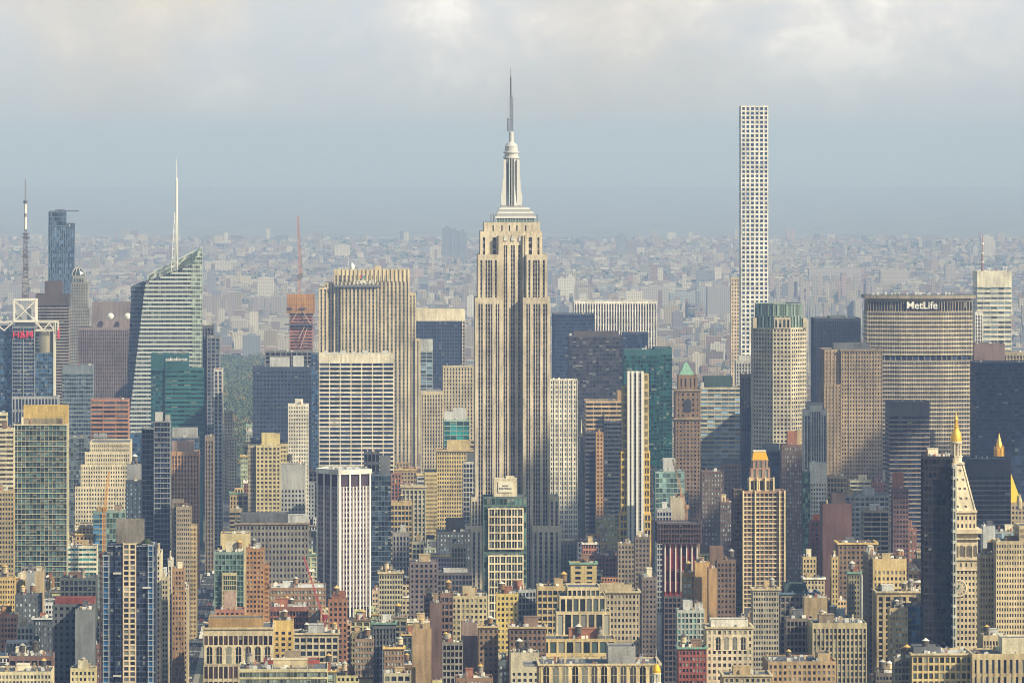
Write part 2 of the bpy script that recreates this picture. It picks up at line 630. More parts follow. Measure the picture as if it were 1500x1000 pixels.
        for k in range(n):
            a = x0 + 1 + (w - 4) * rng.random()
            c = y0 + 1.2 + (d - 5) * rng.random()
            q = rng.uniform(1.0, 2.6)
            h = rng.uniform(.8, 2.4)
            kind = rng.random()
            if kind < .5:
                m = s.one('rooftop_unit', M_PAINT, WALLS[rng.choice(['lgrey', 'silver', 'grey', 'white'])])
                m.box(a, a + q, c, c + q * .8, z - .1, z + h)
                m.box(a + .15, a + q - .15, c + .15, c + q * .8 - .15, z + h, z + h + .25)
            elif kind < .75:
                m = s.one('vent_pipe', M_METAL, WALLS['silver'])
                m.lathe([(.35, z - .1), (.35, z + h), (.6, z + h + .1), (.6, z + h + .5), (0, z + h + .8)], a, c, 8)
            else:
                m = s.one('chimney', M_WALL, WALLS[rng.choice(['brick', 'tan', 'brown'])])
                m.box(a, a + 1.1, c, c + 1.1, z - .1, z + h * 1.7)

    def fire_escape(s, px, yt, yb, off=0):
        x = s.x(px)
        m = s.one('fire_escape', M_PAINT, (.045, .04, .04))
        z, zt, k = max(4, s.z(yb)), s.z(yt) - 4, 0
        while z < zt:
            m.box(x - 1.9, x + 1.9, off - 1.15, off + .02, z, z + .12)
            m.box(x - 1.9, x + 1.9, off - 1.15, off - 1.08, z + .9, z + .98)
            for q in (-1.9, -.65, .65, 1.85):
                m.box(x + q, x + q + .06, off - 1.15, off - 1.09, z, z + .95)
            if z + 3.5 < zt:
                a, c = (-1.4, 1.4) if k % 2 else (1.4, -1.4)
                m.bar((x + a, off - .7, z + .1), (x + c, off - .7, z + 3.5), .28)
            z += 3.5
            k += 1

    def end(s):
        for (name, mn, col, *_), mb in s.p.items():
            if mb.f:
                mb.build(name, bpy.data.materials[mn], s.r, col)
        if s.wins:
            s.wins.sort(key=lambda w: -w[2])          # the upper storeys are the ones in view
            cache = {}
            rest = MB()
            for i, (x, y, z, a, w, h, g) in enumerate(s.wins):
                if i < 100:
                    k = (round(w, 1), round(h, 1))
                    if k not in cache:
                        m = MB()
                        m.box(-w / 2 - .05, w / 2 + .05, -.03, .03, -h / 2 - .05, h / 2 + .05)
                        cache[k] = m.build('window', M_PANE, s.r, g)
                        o = cache[k]
                    else:
                        o = cache[k].copy()
                        COL.objects.link(o)
                        o.parent = s.r
                    o.location = (x, y, z)
                    o.rotation_euler = (0, 0, a)
                else:
                    u = (cos(a), sin(a))
                    rest.obox((x - u[0] * w / 2, y - u[1] * w / 2), u, (u[1], -u[0]), 0, w, -.03, .03, z - h / 2, z + h / 2)
            if rest.f:
                o = rest.build('window', M_PANE, s.r, s.wins[0][6])
                o['kind'] = 'stuff'
        return s

def text(b, body, px, py, wpx, col, y, mat=None, name='lettering', thick=.25):
    cu = bpy.data.curves.new(name, 'FONT')
    cu.body = body
    cu.align_x = 'CENTER'
    cu.align_y = 'CENTER'
    cu.size = 1
    cu.extrude = .02
    cu.offset = .012
    o = bpy.data.objects.new(name, cu)
    COL.objects.link(o)
    bpy.context.view_layer.update()
    k = (wpx / b.s) / max(.01, o.dimensions.x)
    cu.size = k
    cu.extrude = thick
    cu.offset = .004 * k
    cu.materials.append(mat or M_PAINT)
    bpy.context.view_layer.update()
    me = bpy.data.meshes.new_from_object(o.evaluated_get(bpy.context.evaluated_depsgraph_get()))
    bpy.data.objects.remove(o)
    o = bpy.data.objects.new(name, me)
    COL.objects.link(o)
    o.parent = b.r
    o.location = (b.x(px), y, b.z(py))
    o.rotation_euler = (pi / 2, 0, 0)
    o.color = (*col, 1)
    return o
ANCHORS = []
TANKS = []
def T(x0, x1, yt, yb, D, style='punch', wall='tan', glass='dark', label='', short=None, depth=None, cat='building', win=False, pent=(), tanks=(),
      wings=(), clut=3, cor=None, side=True, yaw=YAW, **kw):
    """an ordinary rectangular building, described by its outline in the photograph and its distance"""
    px = (x0 + x1) / 2
    b = Bd(label, px, D, cat, yaw)
    w = (x1 - x0) / b.s
    depth = depth or max(14, min(45, w * 1.1))
    zf = max(0.0, b.z(yb) - 60)
    rng = random.Random(int(x0 * 7 + yt))
    b.block(x0, x1, yt, None, style, wall, glass, depth=depth, z0=zf, win=win, **kw)
    wm = kw.get('wm')
    if zf > 0:
        b.base(x0, x1, HZ + (CH - zf) * b.s, depth, 0, wall, .5)
    for wd in wings:                       # (x0, x1, top row, distance the wing stands in front)
        a0, a1, ay, ao = wd[:4]
        k2 = dict(kw)
        b.block(a0, a1, ay, None, style, wd[4] if len(wd) > 4 else wall, glass, depth=depth + 6, off=ao, z0=max(0, b.z(yb) - 60), **k2)
        b.base(a0, a1, HZ + (CH - max(0, b.z(yb) - 60)) * b.s, depth, ao, wall, .5)
        HAND.append((a0, a1, ay, yb, D))
    for p in pent:                         # blind box on the roof
        c = p[3] if len(p) > 3 else wall
        b.block(p[0], p[1], p[2], None, 'blank', c, depth=depth * .5, off=depth * .18, z0=b.z(yt) - 1.4, wname='penthouse')
    if cor:
        b.cornice(x0, x1, yt - .6, yt + 2, .9, cor, depth)
    if clut:
        b.clutter(rng, clut * (4 if D < 3800 else 2 if D < 4400 else 1), not pent and D < 4400)
    b.end()
    HAND.append((x0, x1, yt, yb, D))
    if short:
        ANCHORS.append(((x0 + x1) / 2, (yt + min(yb, 1000)) / 2, short))
    if D < 3950 and not tanks and style != 'blank' and rng.random() < .6 and (x1 - x0) > 18:
        TANKS.append((b, None, short or label))
        if rng.random() < .35:
            TANKS.append((b, None, short or label))
    for t in tanks:
        TANKS.append((b, t, short or label))
    return b
# ------------------------------------------------------------------ landmark: the stone skyscraper with the silver mast
def empire():
    D = 4600
    b = Bd('tallest stone skyscraper with stepped shoulders, silver crown and a needle antenna', 750, D, 'skyscraper')
    ANCHORS.append((750, 600, 'the stone skyscraper with the needle antenna'))
    HAND.append((695, 806, 210, 860, D)); HAND.append((682, 845, 768, 865, D - 30))
    st, sp = (.60, .525, .41), (.19, .185, .20)
    def strips(x0, x1, wins):              # stone between window columns, given in pixels
        e, r = 0, []
        for a, c in wins:
            r.append((e, (a - x0) / b.s)); e = (c - x0) / b.s
        r.append((e, (x1 - x0) / b.s))
        return r
    lw1 = [(700.8, 703.4), (704.3, 707), (711.3, 714), (715, 717.7), (718.6, 721.2), (726, 728.2), (729.3, 731.5)]
    rw1 = [(1502.5 - c, 1502.5 - a) for a, c in reversed(lw1)]
    lw2 = [(703.8, 706.6), (711.3, 714), (715, 717.7), (718.6, 721.2), (725, 727.8)]
    rw2 = [(1502 - c, 1502 - a) for a, c in reversed(lw2)]
    ce = [(737.7, 740.2), (741, 743.5), (748.7, 751.2), (752, 754.6), (759.6, 762), (762.9, 765.4)]
    k = dict(wall=st, band=sp, pd=.9, bd=.3, bh=.34, fh=3.65, gm=M_GREEN)
    bl = lambda x0, x1, yt, yb, off, dp, w, **q: b.block(x0, x1, yt, yb, 'pier', glass='dark', off=off, depth=dp, piers=strips(x0, x1, w) if w else None, roof='stone', **{**k, **q})
    zb = 860
    bl(696, 736.5, 436, zb, 0, 40, [(max(a, 698), c) for a, c in lw1], top=5)
    bl(766, 806, 436, zb, 0, 40, rw1, top=5)
    bl(736.5, 766, 345, zb, 8, 34, ce, top=8)
    bl(700, 730.5, 373, 440, 3, 36, lw2, top=4.5)
    bl(771.5, 802, 373, 440, 3, 36, rw2, top=4.5)
    bl(730.5, 737, 345, 440, 6, 30, None, nx=1, pw=.9, top=6)
    bl(766, 771.5, 345, 440, 6, 30, None, nx=1, pw=.9, top=6)
    bl(704, 795, 339, 376, 11, 30, [(708, 711), (722, 727), (775, 780), (788, 791)], top=5, fh=6)
    bl(709.5, 792, 326, 342, 13, 26, [(722, 724), (735, 737), (746, 748), (757, 759), (770, 772)], top=2.5, fh=5)
    # arched heads over the centre bays
    m = b.part('arch', M_WALL, WALLS['silver'])
    for c in (740.6, 751.6, 762.5):
        m.prism_xz([(b.x(c - 2.6), b.z(353)), (b.x(c + 2.6), b.z(353)), (b.x(c + 2.2), b.z(348)), (b.x(c), b.z(343.5)), (b.x(c - 2.2), b.z(348))], 7.2, 7.9)
    # lower tiers
    k['bh'] = .4
    bl(690, 700, 727, zb, -6, 40, None, nx=2, pw=.4)
    bl(804, 819, 727, zb, -6, 40, None, nx=2, pw=.45)
    bl(682, 708, 768, zb, -16, 40, [(685, 687.5), (692, 695), (699, 702)], top=5)
    bl(779, 821, 768, zb, -16, 40, [(782, 785), (789, 793), (797, 801), (805, 809), (813, 816)], top=5)
    bl(820, 845, 790, zb, -10, 38, None, nx=5, pw=.5, wall=(.33, .29, .23))
    b.base(684, 843, 861, 40, -8, st)
    # crown: observation deck and stepped silver tiers
    wh, sv = (.66, .66, .67), (.50, .51, .53)
    y0 = 15
    def tier(x0, x1, yt, yb, dp, off, col, nm, mat=M_PAINT):
        b.part(nm, mat, col).box(b.x(x0), b.x(x1), off, off + dp, b.z(yb), b.z(yt))
    tier(728, 784, 320, 326.3, 24, y0, (.10, .16, .17), 'deck_glazing', M_GLAZE)
    for i in range(15):
        tier(728 + i * 4 - .3, 728 + i * 4 + .3, 320.2, 326.4, .5, y0 - .4, sv, 'deck_post')
    for i, (x0, x1, ya, yb_) in enumerate([(726, 786, 317.4, 320), (728, 784, 313, 317.5), (729.5, 782.5, 310.8, 313), (731, 779, 307, 311), (732.5, 777, 304.8, 307), (735, 768, 301.5, 305)]):
        tier(x0, x1, ya, yb_, 26 - 2 * i, y0 - 1 + i, wh if i % 2 == 0 else (.34, .345, .37), 'crown_tier')
    for px in (720, 724, 779, 783, 788):
        tier(px - .7, px + .7, 312 + abs(px - 752) * .05, 326, 1.2, y0 + 1, (.3, .3, .32), 'dish_mount', M_METAL)
    # mooring mast
    mm = b.part('mast_shaft', M_PAINT, (.56, .57, .59))
    yc = y0 + 12
    def ring(hw, d=None):
        h = hw / b.s
        c = h * .45
        return [(-h, yc - c), (-c, yc - h), (c, yc - h), (h, yc - c), (h, yc + c), (c, yc + h), (-c, yc + h), (-h, yc + c)]
    X = b.x(750.5)
    sh = lambda P: [(x + X, y) for x, y in P]
    for (h0, ya), (h1, yb_) in zip([(14.5, 302), (12.5, 286), (11, 270), (10.5, 262)], [(12.5, 286), (11, 270), (10.5, 262), (10.5, 234)]):
        mm.frustum(sh(ring(h0)), b.z(ya), sh(ring(h1)), b.z(yb_))
    gl = b.part('mast_window', M_DARK, (.03, .04, .05))
    gl.box(b.x(748), b.x(754), yc - 8.5, yc - 6, b.z(300), b.z(234))
    for px in (747.4, 750.9, 754.2):
        mm.box(b.x(px) - .35, b.x(px) + .35, yc - 9.0, yc - 6, b.z(301), b.z(233))
    wg = b.part('mast_wing', M_PAINT, (.62, .62, .63))
    for sx in (-1, 1):
        P = [(14.8, 301), (16, 288), (13.6, 278), (13, 262), (11.9, 262), (11.9, 234), (7.8, 234), (7.8, 301)]
        pts = [(X + sx * a / b.s, b.z(y)) for a, y in P]
        if sx < 0:
            pts = pts[::-1]
        wg.prism_xz(pts[::-1], yc - 7.4, yc - 2.5)
    cr = b.part('mast_collar', M_PAINT, (.50, .50, .51))
    cr.lathe([(r / b.s, b.z(y)) for r, y in [(9, 234), (12, 232), (12, 230), (10, 229.5), (10, 225), (12, 224), (12, 222.5), (9.5, 222), (9.3, 215), (9.8, 214), (8.5, 213), (7, 210.5), (3.6, 208), (3.4, 194), (3.0, 193)]], X, yc, 16)
    an = b.part('antenna', M_PAINT, (.13, .13, .16))
    an.lattice((X, yc, b.z(194)), (X, yc, b.z(141)), 2.5, 1.5, 15, .26)
    for i in range(18):
        y = 190 - i * 2.8
        an.box(X - 1.2 - (i % 3) * .45, X + 1.2 + ((i + 1) % 3) * .45, yc - .3, yc + .3, b.z(y), b.z(y) + .5)
    an.box(X - 3.4, X - 2.3, yc - .6, yc + .6, b.z(193), b.z(173))
    an.box(X - 2.4, X, yc - .2, yc + .2, b.z(176), b.z(175))
    an.box(X - 2.4, X, yc - .2, yc + .2, b.z(190), b.z(189))
    an.lathe([(.72, b.z(141)), (.6, b.z(113)), (.3, b.z(112)), (.16, b.z(100)), (0, b.z(99))], X - .4, yc, 8)
    b.end()
empire()

def supertall():
    D = 6700
    b = Bd('very slender white tower with square windows rising far above the skyline', 1105.5, D, 'skyscraper')
    ANCHORS.append((1105, 300, 'the slender white square-windowed tower'))
    HAND.append((1085, 1126, 155, 535, D))
    b.block(1085.5, 1125.5, 155, 545, 'grid', (.80, .78, .74), (.02, .05, .13), depth=31.5, nx=6, fh=5.22, pw=.36, bh=.36, pd=.9, bd=.82, top=1.9, bay=5.3)
    b.base(1087, 1124, 546, 29, 1, 'white')
    b.end()
supertall()

def slab_name():
    D = 5300
    b = Bd('very wide tan slab tower with a dark roof band carrying a white name', 1348, D, 'office tower')
    ANCHORS.append((1348, 540, 'the wide tan slab with the white name'))
    HAND.append((1268, 1428, 432, 665, D))
    def poly(g=0):
        return [(b.x(1271) + g, 8), (b.x(1320), g), (b.x(1380), g), (b.x(1427) - g, 7), (b.x(1427) - g, 43), (b.x(1380), 52 - g), (b.x(1320), 52 - g), (b.x(1271) + g, 44)]
    wl = (.54, .47, .345)
    k = dict(glass='navy', bay=1.62, fh=3.85, pw=.30, bh=.30, pd=.30, bd=.6, wall=(.42, .37, .30), band=wl)
    b.block(0, 0, 456, 520, 'grid', poly=poly(), top=1.4, noroof=True, **k)
    b.block(0, 0, 528, 690, 'grid', poly=poly(), top=1.4, noroof=True, **k)
    b.block(0, 0, 520, 528, 'grid', poly=poly(1.0), noroof=True, **{**k, 'band': None, 'bay': 5.2, 'pw': .12, 'bh': .04, 'fh': 9, 'wall': (.35, .32, .26)}, top=.4)
    b.block(0, 0, 441, 456, 'fins', poly=poly(.8), noroof=True, **{**k, 'band': None, 'glass': 'black', 'bay': 2.6, 'pw': .24, 'bh': .02, 'fh': 12, 'wall': (.40, .35, .27)}, top=.6)
    b.part('roof_slab', M_WALL, (.26, .23, .19)).prism(inset(poly(), -2.2), b.z(437.5), b.z(433))
    b.part('roof_slab', M_WALL, (.26, .23, .19)).prism(inset(poly(), 1.5), b.z(442), b.z(437.4))
    b.part('roof', M_ROOF, (.12, .12, .13)).prism(inset(poly(), -1.9), b.z(433.2), b.z(432.4))
    r = random.Random(3)
    for i in range(16):
        x = b.x(r.uniform(1278, 1415))
        b.part('rooftop_unit', M_PAINT, WALLS['lgrey']).box(x, x + r.uniform(.8, 3), 18, 22, b.z(433), b.z(432) + r.uniform(.6, 2.5))
    b.part('mast', M_PAINT, WALLS['lgrey']).box(b.x(1347), b.x(1347) + .6, 10, 10.6, b.z(433), b.z(426))
    b.part('base', M_WALL, wl).prism(inset(poly(), .4), 0, b.z(690) - .01)
    text(b, 'MetLife', 1350.5, 447.5, 45, (.85, .85, .85), -.8, name='name_lettering', thick=.5)
    b.end()
slab_name()

def clipped_poly(poly, z):
    xs = []
    n = len(poly)
    for i in range(n):
        (ax, az), (bx, bz) = poly[i], poly[(i + 1) % n]
        if (az - z) * (bz - z) < 0:
            xs.append(ax + (bx - ax) * (z - az) / (bz - az))
    return (min(xs), max(xs)) if len(xs) >= 2 else None

def faceted():
    D = 5700
    b = Bd('faceted pale glass tower with sloping top and white lattice spire', 243, D, 'office tower')
    ANCHORS.append((243, 470, 'the faceted glass tower with the white spire'))
    HAND.append((186, 297, 365, 640, D))
    px = lambda P: [(b.x(x), b.z(y)) for x, y in P]
    def facet(pts, y0, y1, gl, bandc, fh, bh, mull, mat=M_MIRROR, name='glazing', step=2.4):
        P = px(pts)
        uv = [(x / step, z / fh) for x, z in P]
        b.part(name, mat, gl).prism_xz(P, y0, y1, uv)
        z0, z1 = min(p[1] for p in P), max(p[1] for p in P)
        m = b.part('spandrel', M_PAINT, bandc)
        z = z0 + .05
        while z < z1 - 1:
            r = clipped_poly(P, z + bh * fh)
            if r and r[1] - r[0] > 1.5:
                m.box(r[0] + .02, r[1] - .02, y0 - .35, y0 + .05, z, z + bh * fh)
            z += fh
        mu = b.part('mullion', M_PAINT, mull)
        x = min(p[0] for p in P) + step
        Q = [(z, x) for x, z in P]
        while x < max(p[0] for p in P):
            r = clipped_poly(Q, x)
            if r:
                mu.box(x - .12, x + .12, y0 - .2, y0 + .05, r[0] + .1, r[1] - .1)
            x += step
    # main leaning facet, lighter corner fold, west facet coloured dark for shade
    facet([(186, 640), (283, 640), (279.5, 388), (213, 413)], 0, 40, (.035, .055, .075), (.45, .49, .475), 4.15, .44, (.36, .40, .40))
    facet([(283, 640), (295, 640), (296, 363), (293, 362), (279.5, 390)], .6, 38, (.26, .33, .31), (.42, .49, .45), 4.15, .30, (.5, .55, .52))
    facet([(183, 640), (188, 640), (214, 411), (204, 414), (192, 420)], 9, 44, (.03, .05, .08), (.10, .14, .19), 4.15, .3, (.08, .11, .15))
    # open frame behind the slanted parapet
    fr = b.part('roof_frame', M_PAINT, (.55, .58, .56))
    for (xa, ya), (xb, yb_) in [((214, 405), (292, 364)), ((214, 412), (288, 372)), ((216, 413), (216, 404)), ((226, 408), (226, 399)), ((240, 402), (240, 391)), ((270, 390), (270, 376)), ((281, 386), (281, 370)), ((226, 408), (240, 392)), ((256, 396), (270, 377))]:
        fr.bar((b.x(xa), 20, b.z(ya)), (b.x(xb), 20, b.z(yb_)), .9)
        fr.bar((b.x(xa), 32, b.z(ya)), (b.x(xb), 32, b.z(yb_)), .9)
    sc = b.part('screen', M_MIRROR, (.22, .29, .28))
    sc.prism_xz(px([(216, 412), (262, 394), (280, 387), (291, 366), (262, 381), (216, 404)]), 34, 34.4)
    me = b.part('rooftop_unit', M_PAINT, WALLS['grey'])
    for a, y in ((220, 410), (232, 405), (262, 393)):
        me.box(b.x(a), b.x(a + 7), 14, 26, b.z(y + 8), b.z(y - 3))
    sp = b.part('spire', M_PAINT, (.74, .75, .74))
    sp.lattice((b.x(255.3), 12, b.z(398)), (b.x(257.6), 12, b.z(312)), 6.4, 3.0, 13, .62)
    sp.lathe([(1.35, b.z(399)), (1.2, b.z(300)), (.95, b.z(262)), (.5, b.z(261)), (.35, b.z(240)), (.1, b.z(232))], b.x(258.2), 11, 8)
    me.box(b.x(281), b.x(281.6), 20, 20.6, b.z(372), b.z(358))
    b.end()
faceted()

def gabled_rock():
    D = 5900
    b = Bd('massive ribbed limestone slab with a crenellated top and a roof sign', 540, D, 'office tower')
    ANCHORS.append((540, 450, 'the massive ribbed limestone slab'))
    HAND.append((467, 616, 394, 684, D))
    k = dict(wall=(.60, .51, .35), band=(.20, .18, .16), glass='dark', bay=4.1, pw=.52, bh=.42, pd=.8, bd=.35, fh=3.9)
    b.block(489, 600, 395, 700, 'pier', off=2, depth=34, top=6, **k)
    b.block(499, 555, 418, 700, 'pier', off=-2, depth=34, top=1, **k)
    b.block(475, 490, 414, 700, 'pier', off=6, depth=30, top=2, **{**k, 'wall': (.48, .41, .30)})
    b.block(467, 480, 421, 700, 'pier', off=1, depth=30, top=2, **k)
    b.block(599, 609.5, 430, 700, 'pier', off=3, depth=30, top=2, **k)
    b.block(608, 616, 497, 700, 'pier', off=1, depth=30, top=2, **k)
    rib = b.part('parapet_rib', M_WALL, (.60, .51, .35))
    for i in range(17):
        x = b.x(502 + i * 6)
        rib.box(x - .7, x + .7, 1.0, 5, b.z(412), b.z(394.2 + (i % 2) * 1.2))
    lg = b.part('ledge', M_PAINT, (.16, .17, .20))
    lg.box(b.x(489), b.x(556), -4.5, 1.9, b.z(420), b.z(417))
    for i in range(12):
        lg.bar((b.x(490 + i * 5.8), -4.3, b.z(417)), (b.x(490 + i * 5.8), -4.3, b.z(414)), .25)
    text(b, 'COMCAST', 535, 413, 34, (.8, .8, .78), -2.6, name='sign_lettering')
    cols = [(.75, .55, .05), (.75, .25, .03), (.6, .03, .06), (.25, .08, .45), (.03, .2, .6), (.05, .45, .12)]
    for i, c in enumerate(cols):
        a = radians(165 - i * 30)
        q = b.part('sign_emblem', M_PAINT, c)
        X, Z = b.x(530), b.z(408)
        t = [(X + cos(a + d) * r, Z + sin(a + d) * r) for d, r in ((0, .5), (-.22, 3.0), (0, 3.7), (.22, 3.0))]
        q.prism_xz(t, .6, .9)
    d = b.part('radome', M_PAINT, (.72, .74, .74))
    d.lathe([(.6, b.z(397)), (2, b.z(395.5)), (2.6, b.z(391)), (2.2, b.z(388)), (1.1, b.z(386)), (0, b.z(385.3))], b.x(516), 14, 12)
    d.bar((b.x(511), 14, b.z(396)), (b.x(511), 14, b.z(377)), .4)
    d.bar((b.x(554), 14, b.z(396)), (b.x(554), 14, b.z(382)), .35)
    b.part('penthouse', M_WALL, (.58, .48, .30)).box(b.x(549), b.x(558), 10, 18, b.z(400), b.z(390))
    b.base(469, 614, 701, 30, 2, 'cream')
    b.end()
gabled_rock()

def grace():
    D = 5200
    b = Bd('wide white slab with seven columns of long dark windows', 522, D, 'office tower')
    ANCHORS.append((522, 600, 'the wide white slab with long dark windows'))
    HAND.append((467, 577, 518, 686, D))
    b.block(467, 577, 518, None, 'band', (.76, .70, .57), 'navy', depth=30, nx=7, fh=3.86, pw=.09, bh=.36, pd=.35, bd=.42, top=8.6, z0=b.z(720))
    r = random.Random(5)
    for i in range(9):
        x = b.x(r.uniform(472, 566))
        b.part('rooftop_unit', M_PAINT, WALLS['lgrey']).box(x, x + r.uniform(1.5, 6), 8, 12, b.z(519), b.z(517) + r.uniform(.3, 2))
    b.base(467, 577, 720.5, 30, 0, 'white')
    b.end()
grace()

def striped():
    D = 4000
    b = Bd('corner-on office tower with white vertical stripes and a white roof band', 504, D, 'office tower')
    ANCHORS.append((504, 780, 'the corner-on white striped tower'))
    HAND.append((465, 543, 688, 905, D))
    q = lambda p: b.x(p)
    poly = [(q(464.5), 24), (q(496.5), 0), (q(543), 13), (q(543) - 8, 40), (q(480), 44)]
    z = b.z
    k = dict(glass='plum', bay=2.1, fh=3.7, pw=.36, bh=.42, pd=.5, bd=.42, wall=(.30, .27, .30))
    b.block(0, 0, 713, 890, 'grid', poly=poly, top=.6, noroof=True, **k)
    b.block(0, 0, 695, 713, 'blank', (.055, .04, .06), poly=inset(poly, .6), noroof=True, wname='top_storey')
    b.block(0, 0, 688, 695.2, 'blank', (.70, .68, .66), poly=inset(poly, -.8), wname='roof_band', roof='lgrey')
    fin = b.part('fin', M_PAINT, (.80, .77, .76))
    for i in range(4):
        f = i / 3
        P, Q = poly[1], poly[2]
        l = math.hypot(Q[0] - P[0], Q[1] - P[1]); u = ((Q[0] - P[0]) / l, (Q[1] - P[1]) / l); n = (u[1], -u[0])
        c = .6 + f * (l - 1.2)
        fin.obox(P, u, n, c - .55, c + .55, -.2, .6, z(905), z(695) - .02)
        if i < 3:
            for d in (.33, .66):
                c2 = c + (l - 1.2) / 3 * d
                fin.obox(P, u, n, c2 - .22, c2 + .22, -.2, .35, z(905), z(713))
        P, Q = poly[0], poly[1]
        l = math.hypot(Q[0] - P[0], Q[1] - P[1]); u = ((Q[0] - P[0]) / l, (Q[1] - P[1]) / l); n = (u[1], -u[0])
        c = .6 + f * (l - 1.4)
        fin.obox(P, u, n, c - .45, c + .45, -.2, .6, z(905), z(695) - .02)
    b.part('base', M_WALL, (.06, .055, .07)).prism(inset(poly, 1.2), 0, z(890))
    r = random.Random(8)
    for i in range(10):
        x = q(r.uniform(478, 535))
        b.part('rooftop_unit', M_PAINT, WALLS['grey']).box(x, x + r.uniform(1, 3), 16, 20, z(689), z(688) + r.uniform(.5, 2))
    b.end()
striped()

def renting():
    D = 3900
    b = Bd('dark green apartment tower with a cream window grid and a rental sign on top', 740, D, 'apartment tower')
    ANCHORS.append((740, 790, 'the green tower with the rental sign'))
    HAND.append((708, 772, 700, 890, D))
    b.block(708, 772, 727, None, 'curtain', (.10, .145, .14), (.05, .10, .10), depth=24, bay=2.7, fh=5.3, pw=.22, bh=.26, z0=b.z(960), gm=M_GLAZE)
    b.base(708, 772, 960, 24, 0, 'dgreen')
    fr = b.part('window_grid', M_WALL, (.66, .58, .42))
    gb = b.part('bay_glazing', M_GLAZE, (.035, .05, .06))
    for yt, yb, n in ((744.5, 803, 5), (813.5, 905, 8)):
        xa, xb = b.x(716), b.x(766)
        P = [(xa, -1.0), (xb, -1.0), (xb, .5), (xa, .5)]
        gb.prism(P, b.z(yb), b.z(yt) - .2, [(12, n), (1, 1), (1, 1), (1, 1)])
        for i in range(7):
            x = xa + (xb - xa) * i / 6
            fr.box(x - .42, x + .42, -1.7, -.9, b.z(yb), b.z(yt))
            if i < 6:
                x2 = x + (xb - xa) / 12
                fr.box(x2 - .12, x2 + .12, -1.3, -.9, b.z(yb), b.z(yt) - .1)
        for j in range(n + 1):
            zz = b.z(yb) + (b.z(yt) - b.z(yb)) * j / n
            fr.box(xa - .3, xb + .3, -1.66, -.92, zz - .5, zz + .42)
    pw = b.part('penthouse', M_WALL, (.56, .50, .38))
    pw.box(b.x(723.5), b.x(757.5), 3, 16, b.z(729), b.z(701))
    pw.box(b.x(742), b.x(754), 6, 14, b.z(702), b.z(698.5))
    sg = b.part('sign_board', M_PAINT, (.70, .66, .56))
    sg.box(b.x(730), b.x(751), 2.4, 2.95, b.z(721), b.z(705.5))
    text(b, 'NOW', 740.5, 711.7, 9, (.06, .05, .09), 2.3, name='sign_lettering', thick=.05)
    text(b, 'RENTING', 740.5, 715.8, 18, (.06, .05, .09), 2.3, name='sign_lettering', thick=.05)
    b.end()
renting()

